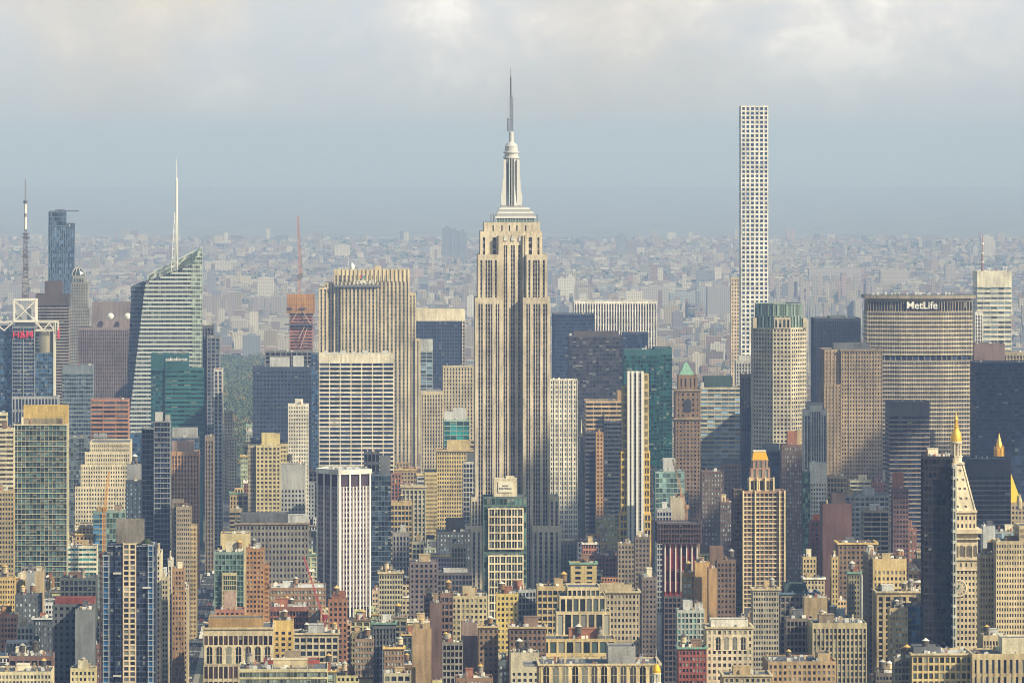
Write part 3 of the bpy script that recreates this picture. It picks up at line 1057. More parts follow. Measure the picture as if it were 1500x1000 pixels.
def clock_tower():
    D = 3650
    b = Bd('slender cream clock tower with a pyramid top and gilded cupola', 1404, D, 'clock tower')
    ANCHORS.append((1404, 800, 'the cream clock tower'))
    HAND.append((1373, 1436, 625, 965, D))
    st = (.66, .56, .40)
    x, z = b.x, b.z
    yc = 13.5
    b.block(1373, 1434.5, 835, None, 'punch', st, 'dark', depth=27, fh=3.72, nx=11, pw=.46, bh=.5, z0=z(985), top=.2, noroof=True)
    b.block(1373, 1434.5, 820, 835, 'punch', st, 'dark', depth=27, fh=6, nx=8, pw=.7, bh=.5, top=1.8, noroof=True)
    b.base(1373, 1434.5, 985.5, 27, 0, 'cream')
    # loggia with tall arches
    b.part('wall', M_WALL, st).box(x(1374.5), x(1433), 1.2, 26, z(820), z(781))
    dk = b.part('arch_shade_panel', M_WALL, (.16, .14, .12))  # dark panels laid on the wall stand for shade inside the arches
    bal = b.part('balcony', M_WALL, (.60, .51, .37))
    for i in range(6):
        c = 1379 + i * 10
        P = [(x(c - 2.7), z(815)), (x(c + 2.7), z(815)), (x(c + 2.7), z(801))] + [(x(c) + cos(a) * 2.7 / b.s, z(801) + sin(a) * 2.7 / b.s) for a in (pi / 4, pi / 2, 3 * pi / 4)] + [(x(c - 2.7), z(801))]
        dk.prism_xz(P, 1.0, 1.3)
        b.part('wall', M_WALL, st).box(x(c - 4.9), x(c - 3.5), .4, 1.3, z(816), z(799))
    for yy, h, o in ((820, 1.6, 1.0), (835.5, 1.0, .5), (781, 2.6, 1.8), (777.5, 1.2, 1.0), (790, .8, .4)):
        b.part('cornice', M_WALL, (.62, .53, .39)).box(x(1373) - o, x(1434.5) + o, -o, 27 + o, z(yy), z(yy) + h)
    # clock faces
    ck = b.part('clock_face', M_WALL, (.52, .46, .36))
    R_ = 11.5 / b.s
    ck.prism_xz([(x(1404) + cos(t * pi / 16) * R_, z(861) + sin(t * pi / 16) * R_) for t in range(32)], -.5, .1)
    rg = b.part('clock_ring', M_WALL, (.70, .62, .47))
    for t in range(32):
        a, c = t * pi / 16, (t + 1) * pi / 16
        P = [(x(1404) + cos(q) * r, z(861) + sin(q) * r) for q, r in ((a, R_ * .94), (a, R_ * 1.12), (c, R_ * 1.12), (c, R_ * .94))]
        rg.prism_xz(P, -.75, -.2)
    nm = b.part('clock_numeral', M_PAINT, (.10, .08, .07))
    for t in range(12):
        a = t * pi / 6
        nm.bar((x(1404) + cos(a) * R_ * .72, -.6, z(861) + sin(a) * R_ * .72), (x(1404) + cos(a) * R_ * .86, -.6, z(861) + sin(a) * R_ * .86), .32)
    hd = b.part('clock_hand', M_PAINT, (.05, .16, .13))
    hd.bar((x(1404), -.7, z(861)), (x(1404) - R_ * .62, -.7, z(861) + R_ * .10), .42)
    hd.bar((x(1404), -.7, z(861)), (x(1404) + R_ * .1, -.7, z(861) + R_ * .45), .5)
    # set-back storeys, pyramid
    b.block(1377, 1431, 749, 779, 'pair', st, 'dark', depth=22, off=2.2, nx=9, fh=5, pw=.5, bh=.5, top=3, noroof=True)
    b.part('cornice', M_WALL, (.62, .53, .39)).box(x(1376), x(1432), 1.2, 25.6, z(751), z(747.5))
    py = b.part('pyramid_roof', M_WALL, (.60, .525, .39))
    h0, h1 = 25.5 / b.s, 9.3 / b.s
    sq = lambda h: [(-h, yc - h), (h, yc - h), (h, yc + h), (-h, yc + h)]
    py.frustum(sq(h0), z(748), sq(h1), z(681))
    ho = b.part('dormer', M_WALL, (.10, .09, .09))
    wr = b.part('dormer_hood', M_WALL, (.60, .53, .40))
    for yy, cs in ((742, (-12, 12, 0)), (730, (-13, -5, 5, 13)), (716, (-11, -4, 4, 11)), (703, (-9, 0, 9)), (690, (-5, 5))):
        f = (748 - yy) / 67
        yf = yc - (h0 + (h1 - h0) * f)
        for c in cs:
            wr.box(c / b.s - .85, c / b.s + .85, yf - .25, yf + 1.6, z(yy) - .95, z(yy) + .95)
            ho.lathe([(.001, 0), (.001, 0)], 0, 0, 3) if False else ho.box(c / b.s - .55, c / b.s + .55, yf - .32, yf + 1, z(yy) - .7, z(yy) + .6)
    ed = b.part('pyramid_edge', M_WALL, (.66, .58, .44))
    for sx in (-1, 1):
        ed.bar((sx * h0, yc - h0, z(748)), (sx * h1, yc - h1, z(681)), .9)
    # lantern
    ln = b.part('lantern', M_WALL, (.60, .53, .41))
    ln.box(-4.9, 4.9, yc - 4.9, yc + 4.9, z(681.2), z(678.5))
    ln.lathe([(3.9, z(679)), (3.9, z(671)), (4.3, z(670.5)), (4.3, z(669))], 0, yc, 8, pi / 8)
    ln.lathe([(2.0, z(670)), (2.0, z(650))], 0, yc, 8)
    for k in range(8):
        a = k * pi / 4 + pi / 8
        ln.box(cos(a) * 3.1 - .42, cos(a) * 3.1 + .42, yc + sin(a) * 3.1 - .42, yc + sin(a) * 3.1 + .42, z(670), z(650))
    ln.lathe([(3.7, z(651)), (3.9, z(648.5)), (3.7, z(647.5))], 0, yc, 16)
    g = b.part('gilded_dome', M_GOLD, (.80, .48, .07))
    g.lathe([(3.7, z(648)), (3.55, z(643)), (3.2, z(638)), (2.4, z(632.5)), (1.4, z(629)), (1.1, z(628)), (1.7, z(627)), (1.7, z(625.5)), (.9, z(624.5)), (.9, z(617)), (1.3, z(616)), (.9, z(613)), (.5, z(611)), (.25, z(606)), (0, z(604))], 0, yc, 16)
    b.end()
clock_tower()

def gilded_pyramid():
    D = 4700
    b = Bd('stone tower with a steep gilded pyramid roof and golden lantern behind a dark slab', 1467, D, 'building')
    HAND.append((1440, 1500, 638, 780, D))
    x, z = b.x, b.z
    b.block(1436, 1502, 736, None, 'punch', (.46, .37, .24), 'dark', depth=38, fh=4, z0=z(800), top=3)
    b.base(1436, 1502, 800, 38, 0, 'tan')
    sq = lambda h: [(-h, 17 - h), (h, 17 - h), (h, 17 + h), (-h, 17 + h)]
    g = b.part('gilded_pyramid', M_GOLD, (.80, .56, .05))
    g.frustum(sq(29.5 / b.s), z(735.5), sq(8 / b.s), z(671))
    g2 = b.part('lantern', M_GOLD, (.72, .42, .06))
    g2.lathe([(7.2 / b.s, z(672)), (6.8 / b.s, z(660)), (5.4 / b.s, z(658)), (4.6 / b.s, z(652)), (1.4 / b.s, z(641)), (0, z(635))], 0, 17, 8)
    for k in range(8):
        a = k * pi / 4 + pi / 8
        g2.box(cos(a) * 4 - .35, cos(a) * 4 + .35, 17 + sin(a) * 4 - .35, 17 + sin(a) * 4 + .35, z(672), z(655))
    for sx in (-1, 1):
        b.part('turret', M_WALL, (.5, .42, .28)).lathe([(2, z(745)), (2, z(733)), (0, z(722))], sx * 27 / b.s, 1, 6)
    b.end()
gilded_pyramid()

def green_hip():
    D = 5000
    b = Bd('brown brick tower with a tall arch and a pale green pyramid roof', 1008, D, 'office tower')
    ANCHORS.append((1008, 620, 'the brown tower with the green pyramid roof'))
    HAND.append((988, 1028, 535, 720, D))
    x, z = b.x, b.z
    w = (.24, .165, .115)
    b.block(989.5, 1026, 614, None, 'pair', w, 'dark', depth=24, fh=3.5, nx=7, pw=.5, bh=.5, z0=z(760))
    b.block(989.5, 1026, 571, 614, 'punch', w, 'dark', depth=24, nx=5, fh=4.2, pw=.62, bh=.55, top=3)
    b.block(994, 1022, 549, 571, 'pier', w, 'dark', depth=18, off=3, nx=4, fh=8, pw=.6, bh=.3, top=3)
    b.cornice(988.5, 1027, 570, 572.5, 1, 'taupe', 24)
    b.cornice(988.5, 1027, 612, 614.5, 1.2, 'taupe', 24)
    P = [(x(1002.5), z(603)), (x(1012.5), z(603)), (x(1012.5), z(588)), (x(1010.5), z(585)), (x(1007.5), z(583.6)), (x(1004.5), z(585)), (x(1002.5), z(588))]
    b.part('arched_window', M_GLAZE, (.03, .035, .05)).prism_xz(P, -.5, .2)
    sq = lambda a, c: [(x(a), 4), (x(c), 4), (x(c), 19), (x(a), 19)]
    b.part('pyramid_roof', M_WALL, WALLS['copper']).frustum(sq(995, 1018), z(549), [(x(1005), 11), (x(1007), 11), (x(1007), 12), (x(1005), 12)], z(531))
    b.base(989.5, 1026, 760, 24, 0, w)
    b.end()
green_hip()

def balconied():
    D = 4400
    b = Bd('slim tower with silver vertical ribs and yellow-edged balcony wings', 931, D, 'apartment tower')
    ANCHORS.append((931, 660, 'the slim silver-ribbed tower with yellow balconies'))
    HAND.append((908, 953, 545, 792, D))
    x, z = b.x, b.z
    b.block(919.5, 943, 545, None, 'fins', (.60, .60, .60), (.05, .075, .14), depth=20, nx=7, pw=.16, bh=.12, fh=3.3, z0=z(830), top=1.2)
    rb = b.part('rib', M_PAINT, (.72, .71, .69))
    for c in (920.6, 926.5, 933.5, 941):
        rb.box(x(c) - .85, x(c) + .85, -1.1, .2, z(830), z(544) + .4)
    for a, c, yt, off, col in ((912, 919.5, 566, 4, (.52, .42, .22)), (943, 951, 548, 5, (.52, .42, .22)), (909.5, 919.5, 661, 1, (.66, .46, .13)), (943, 952.5, 661, 1, (.66, .46, .13)), (907.5, 919.5, 752, -1.2, (.66, .46, .13)), (943, 954, 752, -1.2, (.66, .46, .13))):
        b.block(a, c, yt, None, 'slab', col, (.05, .08, .13), depth=16, off=off, nx=2, fh=6.0, bh=.30, pw=.28, pd=.6, bd=1.0, top=1.2, z0=z(830), wname='balcony_wing')
    b.base(909, 953, 830, 20, 0, 'tan')
    b.end()
balconied()

def goldcap():
    D = 4000
    b = Bd('pink and tan apartment tower with a stepped top and gold mansard cap', 1112, D, 'apartment tower')
    ANCHORS.append((1112, 790, 'the apartment tower with the gold cap'))
    HAND.append((1075, 1151, 660, 900, D))
    x, z = b.x, b.z
    br, cr = (.40, .25, .19), (.60, .50, .31)
    b.block(1088, 1151, 719, None, 'slab', br, (.06, .06, .07), depth=26, nx=10, fh=3.05, bh=.26, pw=.30, pd=.5, bd=.7, band=cr, z0=z(935), top=1.6)
    for c in (1088.8, 1106.5, 1142, 1149.5):
        b.part('pier', M_WALL, cr).box(x(c) - .5, x(c) + .5, -1.3, 0, z(935), z(718))
    b.block(1075, 1088.2, 716, None, 'slab', (.15, .10, .085), 'dark', depth=22, off=5, nx=3, fh=3.05, z0=z(935), top=1)  # left wing coloured darker, its shade put into the wall colour
    b.block(1098, 1135, 702, 720, 'grid', cr, 'warm', depth=18, off=4, nx=5, fh=8, pw=.2, bh=.15, top=1.2)
    b.block(1100.5, 1129, 686, 703, 'grid', br, 'pale', depth=15, off=5, nx=3, pw=.5, bh=.2, fh=9, top=1)
    b.block(1104, 1126, 674, 688, 'grid', br, 'pale', depth=13, off=6, nx=3, pw=.5, bh=.2, fh=9, top=.8)
    for c in (1099, 1110, 1122, 1134):
        b.part('buttress', M_WALL, cr).box(x(c) - .5, x(c) + .5, 2, 4.2, z(719), z(699))
    y0, y1 = 6, 17
    b.part('mansard_cap', M_GOLD, (.78, .42, .03)).frustum([(x(1103), y0), (x(1127), y0), (x(1127), y1), (x(1103), y1)], z(675), [(x(1105.5), y0 + 2), (x(1123), y0 + 2), (x(1123), y1 - 2), (x(1105.5), y1 - 2)], z(662))
    b.part('cap_trim', M_WALL, (.75, .70, .60)).box(x(1105), x(1123.5), y0 + 1.7, y1 - 1.7, z(662.3), z(660.5))
    b.base(1077, 1150, 935, 26, 1, 'taupe')
    b.end()
goldcap()

def octagon():
    D = 5080
    b = Bd('grey stone octagonal tower with a pale green glass crown', 1144, D, 'office tower')
    ANCHORS.append((1144, 560, 'the octagonal tower with the glass crown'))
    HAND.append((1104, 1184, 444, 655, D))
    x = b.x
    def po(a, c, d, e, yo=0, g=16):
        return [(x(a), yo + g), (x(c), yo), (x(d), yo), (x(e), yo + g), (x(e), yo + g + 22), (x(d), yo + 52), (x(c), yo + 52), (x(a), yo + g + 22)]
    k = dict(wall=(.50, .45, .36), glass='dark', fh=3.75, bay=3.1, pw=.40, bh=.44, pd=.5, bd=.46)
    b.block(0, 0, 480, None, 'grid', poly=po(1104.5, 1132, 1159, 1183.5), z0=b.z(700), top=1.6, **k)
    b.block(1133.5, 1158, 465, 481, 'pier', depth=20, off=-.6, top=2, noroof=True, **{**k, 'nx': 4, 'fh': 9, 'bh': .1})
    b.block(0, 0, 445, 480.5, 'fins', (.30, .37, .34), (.20, .29, .27), poly=po(1110, 1132.5, 1159, 1177.5, 2.5, 11), gm=M_MIRROR, bay=1.9, pw=.2, bh=.05, fh=12, pd=.4, top=.5, gname='crown_glazing', wname='crown')
    b.block(1104.5, 1110, 466, 481, 'blank', (.5, .45, .36), off=12, depth=20)
    b.block(1178, 1183.5, 466, 481, 'blank', (.5, .45, .36), off=12, depth=20)
    b.part('base', M_WALL, (.45, .41, .34)).prism(inset(po(1104.5, 1132, 1159, 1183.5), .5), 0, b.z(700) - .01)
    b.end()
octagon()

def broadcast():
    D = 5600
    b = Bd('glass office tower crowned by a white box frame and a tall banded antenna', 45, D, 'office tower')
    ANCHORS.append((45, 520, 'the glass tower with the banded antenna'))
    HAND.append((-5, 86, 262, 640, D))
    x, z = b.x, b.z
    b.block(-8, 19, 478, None, 'curtain', (.09, .12, .16), 'blue', depth=40, off=2, z0=z(660), gm=M_MIRROR)
    b.block(18, 51, 478, None, 'curtain', (.26, .28, .30), 'navy', depth=40, off=-3, nx=8, mj=(4, .9, .5), z0=z(660), gm=M_GLAZE, bh=.25)
    b.block(50, 79, 516, None, 'curtain', (.16, .20, .24), 'blue', depth=40, off=1, z0=z(660), gm=M_MIRROR)
    b.part('drum', M_METAL, (.46, .42, .34)).lathe([(14 / b.s, z(517)), (14 / b.s, z(484)), (0, z(483.5))], x(65), 14 / b.s + 1, 28)
    for i in range(5):
        b.part('louvre', M_PAINT, (.12, .13, .15)).box(x(53), x(58), 2.2, 6, z(490 + i * 5), z(488 + i * 5))
    b.block(18, 85, 580, None, 'pier', (.34, .35, .37), 'navy', depth=40, off=-7, bay=3.2, pw=.36, z0=z(660), top=2.5, bh=.2, fh=12)
    b.part('edge_fin', M_PAINT, (.60, .58, .5)).box(x(78), x(80.5), 0, 20, z(580), z(470))
    fr = b.part('roof_truss', M_PAINT, (.62, .60, .54))
    for (xa, ya), (xb, yb) in [((-6, 471), (86, 471)), ((20, 471), (6, 484)), ((6, 484), (-6, 473)), ((52, 471), (63, 484)), ((63, 484), (72, 473)), ((72, 473), (80, 484)), ((85, 470), (85, 484)), ((52, 484), (80, 484))]:
        for yy in (-2, 8):
            fr.bar((x(xa), yy, z(ya)), (x(xb), yy, z(yb)), 1.1)
    bx = b.part('box_frame', M_PAINT, (.74, .72, .68))
    for yy in (0, 20):
        for (xa, ya), (xb, yb) in [((20.5, 439), (53, 439)), ((20.5, 470), (53, 470)), ((21, 439), (21, 471)), ((52.5, 439), (52.5, 471))]:
            bx.bar((x(xa), yy, z(ya)), (x(xb), yy, z(yb)), 1.7)
        for (xa, ya), (xb, yb) in [((21, 440), (52, 470)), ((52, 440), (21, 470))]:
            bx.bar((x(xa), yy + .1, z(ya)), (x(xb), yy + .1, z(yb)), .8)
    for xa in (21, 52.5):
        for ya in (439, 470):
            bx.bar((x(xa), 0, z(ya)), (x(xa), 20, z(ya)), 1.4)
    b.part('roof_deck', M_PAINT, (.28, .30, .33)).box(x(22), x(52), 1, 19, z(480), z(472))
    b.part('transmitter_hut', M_PAINT, (.30, .32, .36)).box(x(26), x(47), 5, 15, z(471.5), z(452))
    m = b.part('mast', M_PAINT, (.16, .15, .17))
    X, Y = x(36.5), 10
    m.lattice((X, Y, z(440)), (X, Y, z(336)), 6.2, 2.4, 22, .55)
    r = random.Random(2)
    for i in range(26):
        zz = z(438) + (z(340) - z(438)) * r.random()
        m.box(X + r.uniform(-4, 1), X + r.uniform(1.2, 4.2), Y - 1, Y + 1, zz, zz + r.uniform(.5, 1.6))
    for ya, yb, c, rr in ((336, 318, (.72, .70, .66), 1.35), (318, 313, (.2, .2, .25), 1.35), (313, 297, (.72, .70, .66), 1.2), (298, 294, (.10, .10, .14), 2.0)):
        b.part('mast_tube', M_PAINT, c).lathe([(rr, z(ya)), (rr, z(yb)), (0, z(yb) + .05)], X, Y, 10)
    t = b.part('mast_tip', M_PAINT, (.22, .22, .27))
    t.lathe([(.55, z(294)), (.3, z(262)), (0, z(261))], X, Y, 6)
    for i in range(7):
        t.box(X - .9, X + .9, Y - .3, Y + .3, z(292 - i * 4.2), z(290.6 - i * 4.2))
    text(b, 'H&M', 34, 490, 29, (.72, .03, .07), -4.2, name='sign_lettering', thick=.6)
    sd_ = b.part('side_sign', M_PAINT, (.72, .03, .07))
    sd_.box(x(84.5), x(86.5), -2, 6, z(496), z(479))
    b.base(-8, 85, 660.5, 40, 0, 'grey')
    b.end()
broadcast()

def teal_sign():
    D = 5350
    b = Bd('teal glass office tower with a white name lettered under its parapet', 260, D, 'office tower')
    ANCHORS.append((260, 580, 'the teal tower with the white name'))
    HAND.append((220, 299, 517, 650, D))
    x = b.x
    b.block(221, 276, 518, 543, 'blank', (.018, .085, .092), depth=30, off=.5, wname='parapet_panel')
    b.block(221, 242, 543, None, 'curtain', (.018, .08, .095), (.01, .06, .075), depth=30, off=2, z0=b.z(690), bh=.4, noroof=True)
    b.block(242, 298, 540, None, 'band', (.020, .115, .118), (.010, .03, .04), depth=30, off=0, z0=b.z(690), nx=6, fh=4.1, bh=.55, pw=.08, top=2, gm=M_GLAZE)
    b.block(242, 276, 520, 541, 'blank', (.018, .085, .092), depth=26, off=-.2, wname='parapet_panel', noroof=True)
    text(b, 'salesforce', 258.5, 526, 32, (.85, .85, .85), -.6, name='sign_lettering', thick=.25)
    r = random.Random(4)
    for i in range(14):
        a = x(r.uniform(224, 272))
        b.part('rooftop_unit', M_PAINT, WALLS['grey']).box(a, a + r.uniform(.4, 3), 8, 12, b.z(519), b.z(517) + r.uniform(.5, 2.5))
    b.base(222, 297, 690, 30, 2, 'teal')
    b.end()
teal_sign()

def bulge_tower():
    D = 6500
    b = Bd('tall blue glass tower with a notched top and a crane boom reaching over its roof', 89, D, 'skyscraper')
    ANCHORS.append((89, 370, 'the notched blue glass tower'))
    HAND.append((70, 110, 307, 440, D))
    x, z = b.x, b.z
    for a, c, yt, yb in ((70.5, 96, 331, None), (96, 108.5, 336, None)):
        b.block(a, c, yt, None, 'fins', (.12, .17, .25), (.13, .22, .38), depth=26, z0=z(470), gm=M_MIRROR, bay=2.6, pw=.34, bh=.1, top=.5)
    b.block(71, 96, 309, 331, 'curtain', (.10, .14, .20), (.06, .10, .17), depth=24, off=1, gm=M_MIRROR, top=2, fh=4.4, wname='crown')
    b.block(96, 108.5, 327, 336, 'grid', (.07, .09, .14), 'pale', depth=24, off=1, nx=3, fh=5, bh=.5, pw=.6, top=.6, wname='crown')
    c = b.part('crane_boom', M_PAINT, (.08, .09, .12))
    c.box(x(80), x(115), 8, 9.2, z(310), z(308.4))
    c.bar((x(80), 8.5, z(308)), (x(95), 8.5, z(307)), .8)
    c.bar((x(88), 8.5, z(311)), (x(88), 8.5, z(307)), 1)
    b.base(71, 108, 470, 26, 0, 'navy')
    b.end()
bulge_tower()

def citydome():
    D = 6400
    b = Bd('grey stone tower tapering to a ribbed dome', 115, D, 'apartment tower')
    ANCHORS.append((115, 450, 'the tower with the ribbed dome'))
    HAND.append((100, 134, 391, 560, D))
    x, z = b.x, b.z
    w = (.30, .29, .27)
    b.block(101, 131, 452, None, 'punch', w, 'navy', depth=24, nx=9, z0=z(600), fh=3.4, pw=.45, bh=.45)
    b.block(104, 129, 414, 453, 'punch', w, 'navy', depth=20, off=2, nx=7, fh=3.4, pw=.5)
    b.block(107, 123, 404, 415, 'pier', w, 'navy', depth=16, off=4, nx=4, fh=7)
    X, Y, r = x(114), 12, 10.5 / b.s
    b.part('dome', M_MIRROR, (.22, .27, .30)).lathe([(r * cos(t), z(405) + 13 / b.s * sin(t)) for t in [i * pi / 12 for i in range(7)]], X, Y, 20)
    rb = b.part('dome_rib', M_PAINT, (.55, .54, .50))
    for k in range(10):
        a = k * pi / 5
        P = [(X + cos(a) * (r + .25) * cos(t), Y + sin(a) * (r + .25) * cos(t), z(405) + (13 / b.s + .2) * sin(t)) for t in [i * pi / 12 for i in range(7)]]
        for p, q in zip(P, P[1:]):
            rb.bar(p, q, .55)
    rb.bar((X, Y, z(393)), (X, Y, z(388)), .5)
    b.base(102, 130, 600, 24, 0, w)
    b.end()
citydome()

def building_site():
    D = 6300
    b = Bd('tower under construction with red floors wrapped in orange netting at the top', 441, D, 'construction site')
    ANCHORS.append((441, 475, 'the red tower under construction'))
    HAND.append((420, 463, 430, 518, D))
    x, z = b.x, b.z
    b.block(424, 458, 458, None, 'slab', (.40, .17, .11), (.10, .05, .05), depth=26, z0=z(560), nx=5, fh=3.5, bh=.42, pw=.1, pd=.3, bd=1.0, top=.5, wname='floor_slab', gname='open_storey')
    nt_ = b.part('netting', M_WALL, (.42, .21, .055))
    nt_.box(x(420), x(461), -2, 0, z(459), z(431))
    nt_.box(x(420), x(420) + .5, 0, 27, z(459), z(431))
    nt_.box(x(461) - .5, x(461), 0, 27, z(459), z(431))
    nt_.box(x(422), x(459), 6, 26, z(452), z(435))
    lt = b.part('scaffold', M_PAINT, (.30, .18, .09))
    for i in range(12):
        lt.box(x(421 + i * 3.5) - .25, x(421 + i * 3.5) + .25, -2.3, -2, z(459), z(429.5 + (i * 7 % 3)))
    for yy in (438, 446, 453):
        lt.box(x(420), x(461), -2.35, -2.05, z(yy), z(yy) + .5)
    for a, c, yy in ((417, 464, 476), (419, 428, 452), (440, 448, 452)):
        b.part('loading_platform', M_PAINT, (.10, .09, .12)).box(x(a), x(c), -4, 2, z(yy), z(yy) + 1.4)
    hb = b.part('hoist_brace', M_PAINT, (.55, .42, .36))
    for (xa, ya), (xb, yb) in (((444, 456), (456, 476)), ((446, 478), (438, 496)), ((428, 470), (436, 456)), ((450, 480), (440, 510))):
        hb.bar((x(xa), -2.6, z(ya)), (x(xb), -2.6, z(yb)), .6)
    b.base(424, 458, 560, 26, 0, 'grey')
    b.end()
    # its tower crane, a thing of its own standing on the frame
    c = Bd('rust red luffing crane standing on the netted tower', 440, D, 'tower crane')
    x, z = c.x, c.z
    m = c.part('mast', M_PAINT, (.42, .25, .20))
    m.lattice((x(438), 12, z(440)), (x(438), 12, z(404)), 3.2, 3.2, 8, .55)
    j = c.part('jib', M_PAINT, (.40, .20, .17))
    j.lattice((x(440), 11, z(405)), (x(436), 9, z(316)), 2.8, 1.8, 22, .5)
    q = c.part('cab', M_PAINT, (.16, .14, .16))
    q.box(x(437), x(443.5), 9, 15, z(407), z(401))
    q.bar((x(441), 14, z(402)), (x(441.5), 14, z(374)), .6)
    q.bar((x(441.5), 14, z(374)), (x(437), 9, z(330)), .25)
    c.end()
building_site()

def cream_strip():
    D = 3620
    b = Bd('blue glass apartment tower with a cream central strip and blank grey penthouse', 189, D, 'apartment tower')
    ANCHORS.append((189, 900, 'the blue glass tower with the cream strip'))
    HAND.append((150, 228, 762, 1010, D))
    x, z = b.x, b.z
    k = dict(depth=26, z0=z(1030), bh=.16, fh=3.35, roof='lgrey')
    b.block(157, 228, 797, None, 'curtain', (.06, .075, .12), (.025, .04, .085), gm=M_MIRROR, bay=2.1, top=.8, **k)
    b.block(150, 160.5, 812, None, 'slab', (.34, .38, .44), (.03, .12, .30), off=-1.4, nx=1, gm=M_MIRROR, bd=.9, **k)
    b.block(216, 225.5, 797, None, 'slab', (.34, .38, .44), (.03, .12, .30), off=-1.4, nx=1, gm=M_MIRROR, bd=.9, **k)
    b.block(169, 180, 797, None, 'curtain', (.07, .09, .15), (.02, .035, .08), off=-1.0, nx=3, gm=M_MIRROR, top=.8, **k)
    b.block(180, 199.5, 795, None, 'grid', (.70, .58, .42), (.03, .035, .06), off=-1.8, nx=2, pw=.26, win=True, top=1, depth=24, z0=z(1030), bh=.30, fh=3.35)
    b.block(170, 210, 762, None, 'blank', (.24, .22, .20), off=6, depth=14, z0=z(797), wname='penthouse')
    b.part('roof_garden', M_WALL, (.04, .06, .03)).lathe([(2.6, z(797)), (3, z(794)), (1.6, z(790)), (0, z(789))], x(215), 5, 9)
    for a, y in ((166, 840), (166, 990), (209, 861)):
        b.part('cleaning_cradle', M_PAINT, (.5, .5, .5)).box(x(a), x(a + 12), -3, -2, z(y), z(y) + 1.1)
    b.base(151, 227, 1030, 24, 0, 'blue')
    b.end()
cream_strip()

def red_frame():
    D = 4000
    b = Bd('unfinished building with red panels under dark scaffolded top floors', 996, D, 'construction site')
    ANCHORS.append((996, 800, 'the unfinished red building'))
    HAND.append((963, 1028, 763, 862, D))
    z = b.z
    b.block(974, 1022, 792, None, 'pier', (.30, .055, .045), (.12, .02, .02), depth=30, off=2, nx=6, pw=.3, bh=.08, fh=8, z0=z(872), noroof=True)
    for c in (974.5, 982, 990, 998, 1006, 1014, 1021.5):
        b.part('white_vertical', M_PAINT, (.62, .60, .58)).box(b.x(c) - .4, b.x(c) + .4, 1.2, 2.05, z(866), z(796))
    b.block(973, 1023, 872, None, 'grid', (.10, .08, .08), 'black', depth=30, off=2.4, nx=8, fh=3.6, z0=0, noroof=True)
    b.block(963, 1028, 766, 796, 'slab', (.075, .055, .06), 'black', depth=34, nx=16, fh=3.3, bh=.3, top=.6)
    sc = b.part('scaffold', M_PAINT, (.12, .07, .065))
    for i in range(17):
        x = b.x(963.5 + i * 4)
        sc.box(x - .18, x + .18, -.9, -.6, z(797), z(763 - (i * 5 % 3)))
    for y in (768, 775, 782, 789, 796):
        sc.box(b.x(963), b.x(1028), -1.0, -.62, z(y), z(y) + .35)
    b.end()
red_frame()
# ------------------------------------------------------------------ midtown and beyond, left to right
T(52, 101, 431, 600, 6100, 'slab', 'dbrown', 'black', 'dark brown slab with pale panels set along its top storeys', depth=30, bh=.45, band=(.26,.22,.19), pent=((65,91,412,'dbrown'),), clut=0, top=12)
T(114, 192, 479, 590, 5850, 'fins', (.24,.20,.21), 'plum', 'mauve grey ribbed slab carrying white dishes on its upper block', depth=34, bay=2.3, top=3, pent=((134,192,443,(.25,.21,.22)),), clut=0, short='the mauve ribbed slab with dishes')
T(91, 136, 535, 645, 5250, 'curtain', (.20,.24,.28), (.07,.11,.16), 'blue grey glass slab with a plain grey cap', gm=M_MIRROR, top=8, bh=.3)
T(133, 188, 585, 650, 5100, 'band', (.42,.21,.13), 'dark', 'orange brick tower with striped storeys and one windowless brick face', fh=3.9, nx=3, depth=30, short='the orange brick tower')
T(295, 313, 476, 780, 5780, 'pier', (.11,.11,.13), 'black', 'narrow dark slab beside the pale glass tower', depth=40, pent=((297,308,470,'lgrey'),))
T(303, 322, 493, 790, 5760, 'grid', (.20,.21,.24), 'navy', 'grey gridded slab standing along the avenue canyon', depth=40)
T(313, 326, 541, 800, 5350, 'grid', (.56,.54,.50), 'navy', 'narrow tower with white floor lines beside the avenue canyon', depth=40, nx=2, pw=.3, bh=.2)
T(325, 341, 602, 720, 6000, 'punch', 'cream', 'dark', 'cream stepped apartment block in front of the park', wings=((332,347,640,-5),), cat='apartment tower')
T(300, 313, 640, 830, 5000, 'pier', 'taupe', 'dark', 'taupe narrow block on the dark side of the avenue', depth=40)
T(370, 457, 537, 650, 5300, 'curtain', (.045,.062,.10), 'navy', 'broad navy office slab with small square windows', depth=30, bay=3.3, fh=3.9, pw=.36, bh=.42, gm=M_GLAZE, top=4, pent=((395,424,524,'lgrey'),(429,445,522,'lgrey')), short='the broad navy slab')
T(388, 458, 515, 540, 5650, 'fins', (.17,.165,.165), 'black', 'dark fin-fronted slab behind the broad navy one', bay=5.2, pw=.22, top=1)
T(456, 468, 517, 690, 5450, 'curtain', (.12,.16,.22), 'blue', 'narrow blue glass strip tower squeezed beside the white slab', gm=M_MIRROR)
T(422, 452, 592, 700, 5000, 'punch', (.74,.70,.60), 'dark', 'slim bright white apartment tower with small square windows', nx=8, fh=3.4, pw=.5, bh=.5, cat='apartment tower', pent=((432,444,585,'white'),), short='the slim bright white tower')
T(375, 411, 652, 752, 4700, 'grid', (.60,.51,.30), 'warm', 'cream apartment tower with a stepped square top', nx=6, fh=3.5, pw=.4, bh=.42, cat='apartment tower', pent=((383,410,635,(.62,.52,.26)),), wings=((363,377,652,3,(.36,.31,.23)),(409,422,650,2)), short='the cream tower with the stepped square top')
T(411, 447, 680, 752, 4500, 'punch', (.38,.385,.39), 'black', 'blank grey block with three columns of windows', nx=7, pw=.5, top=20, tanks=(424,))
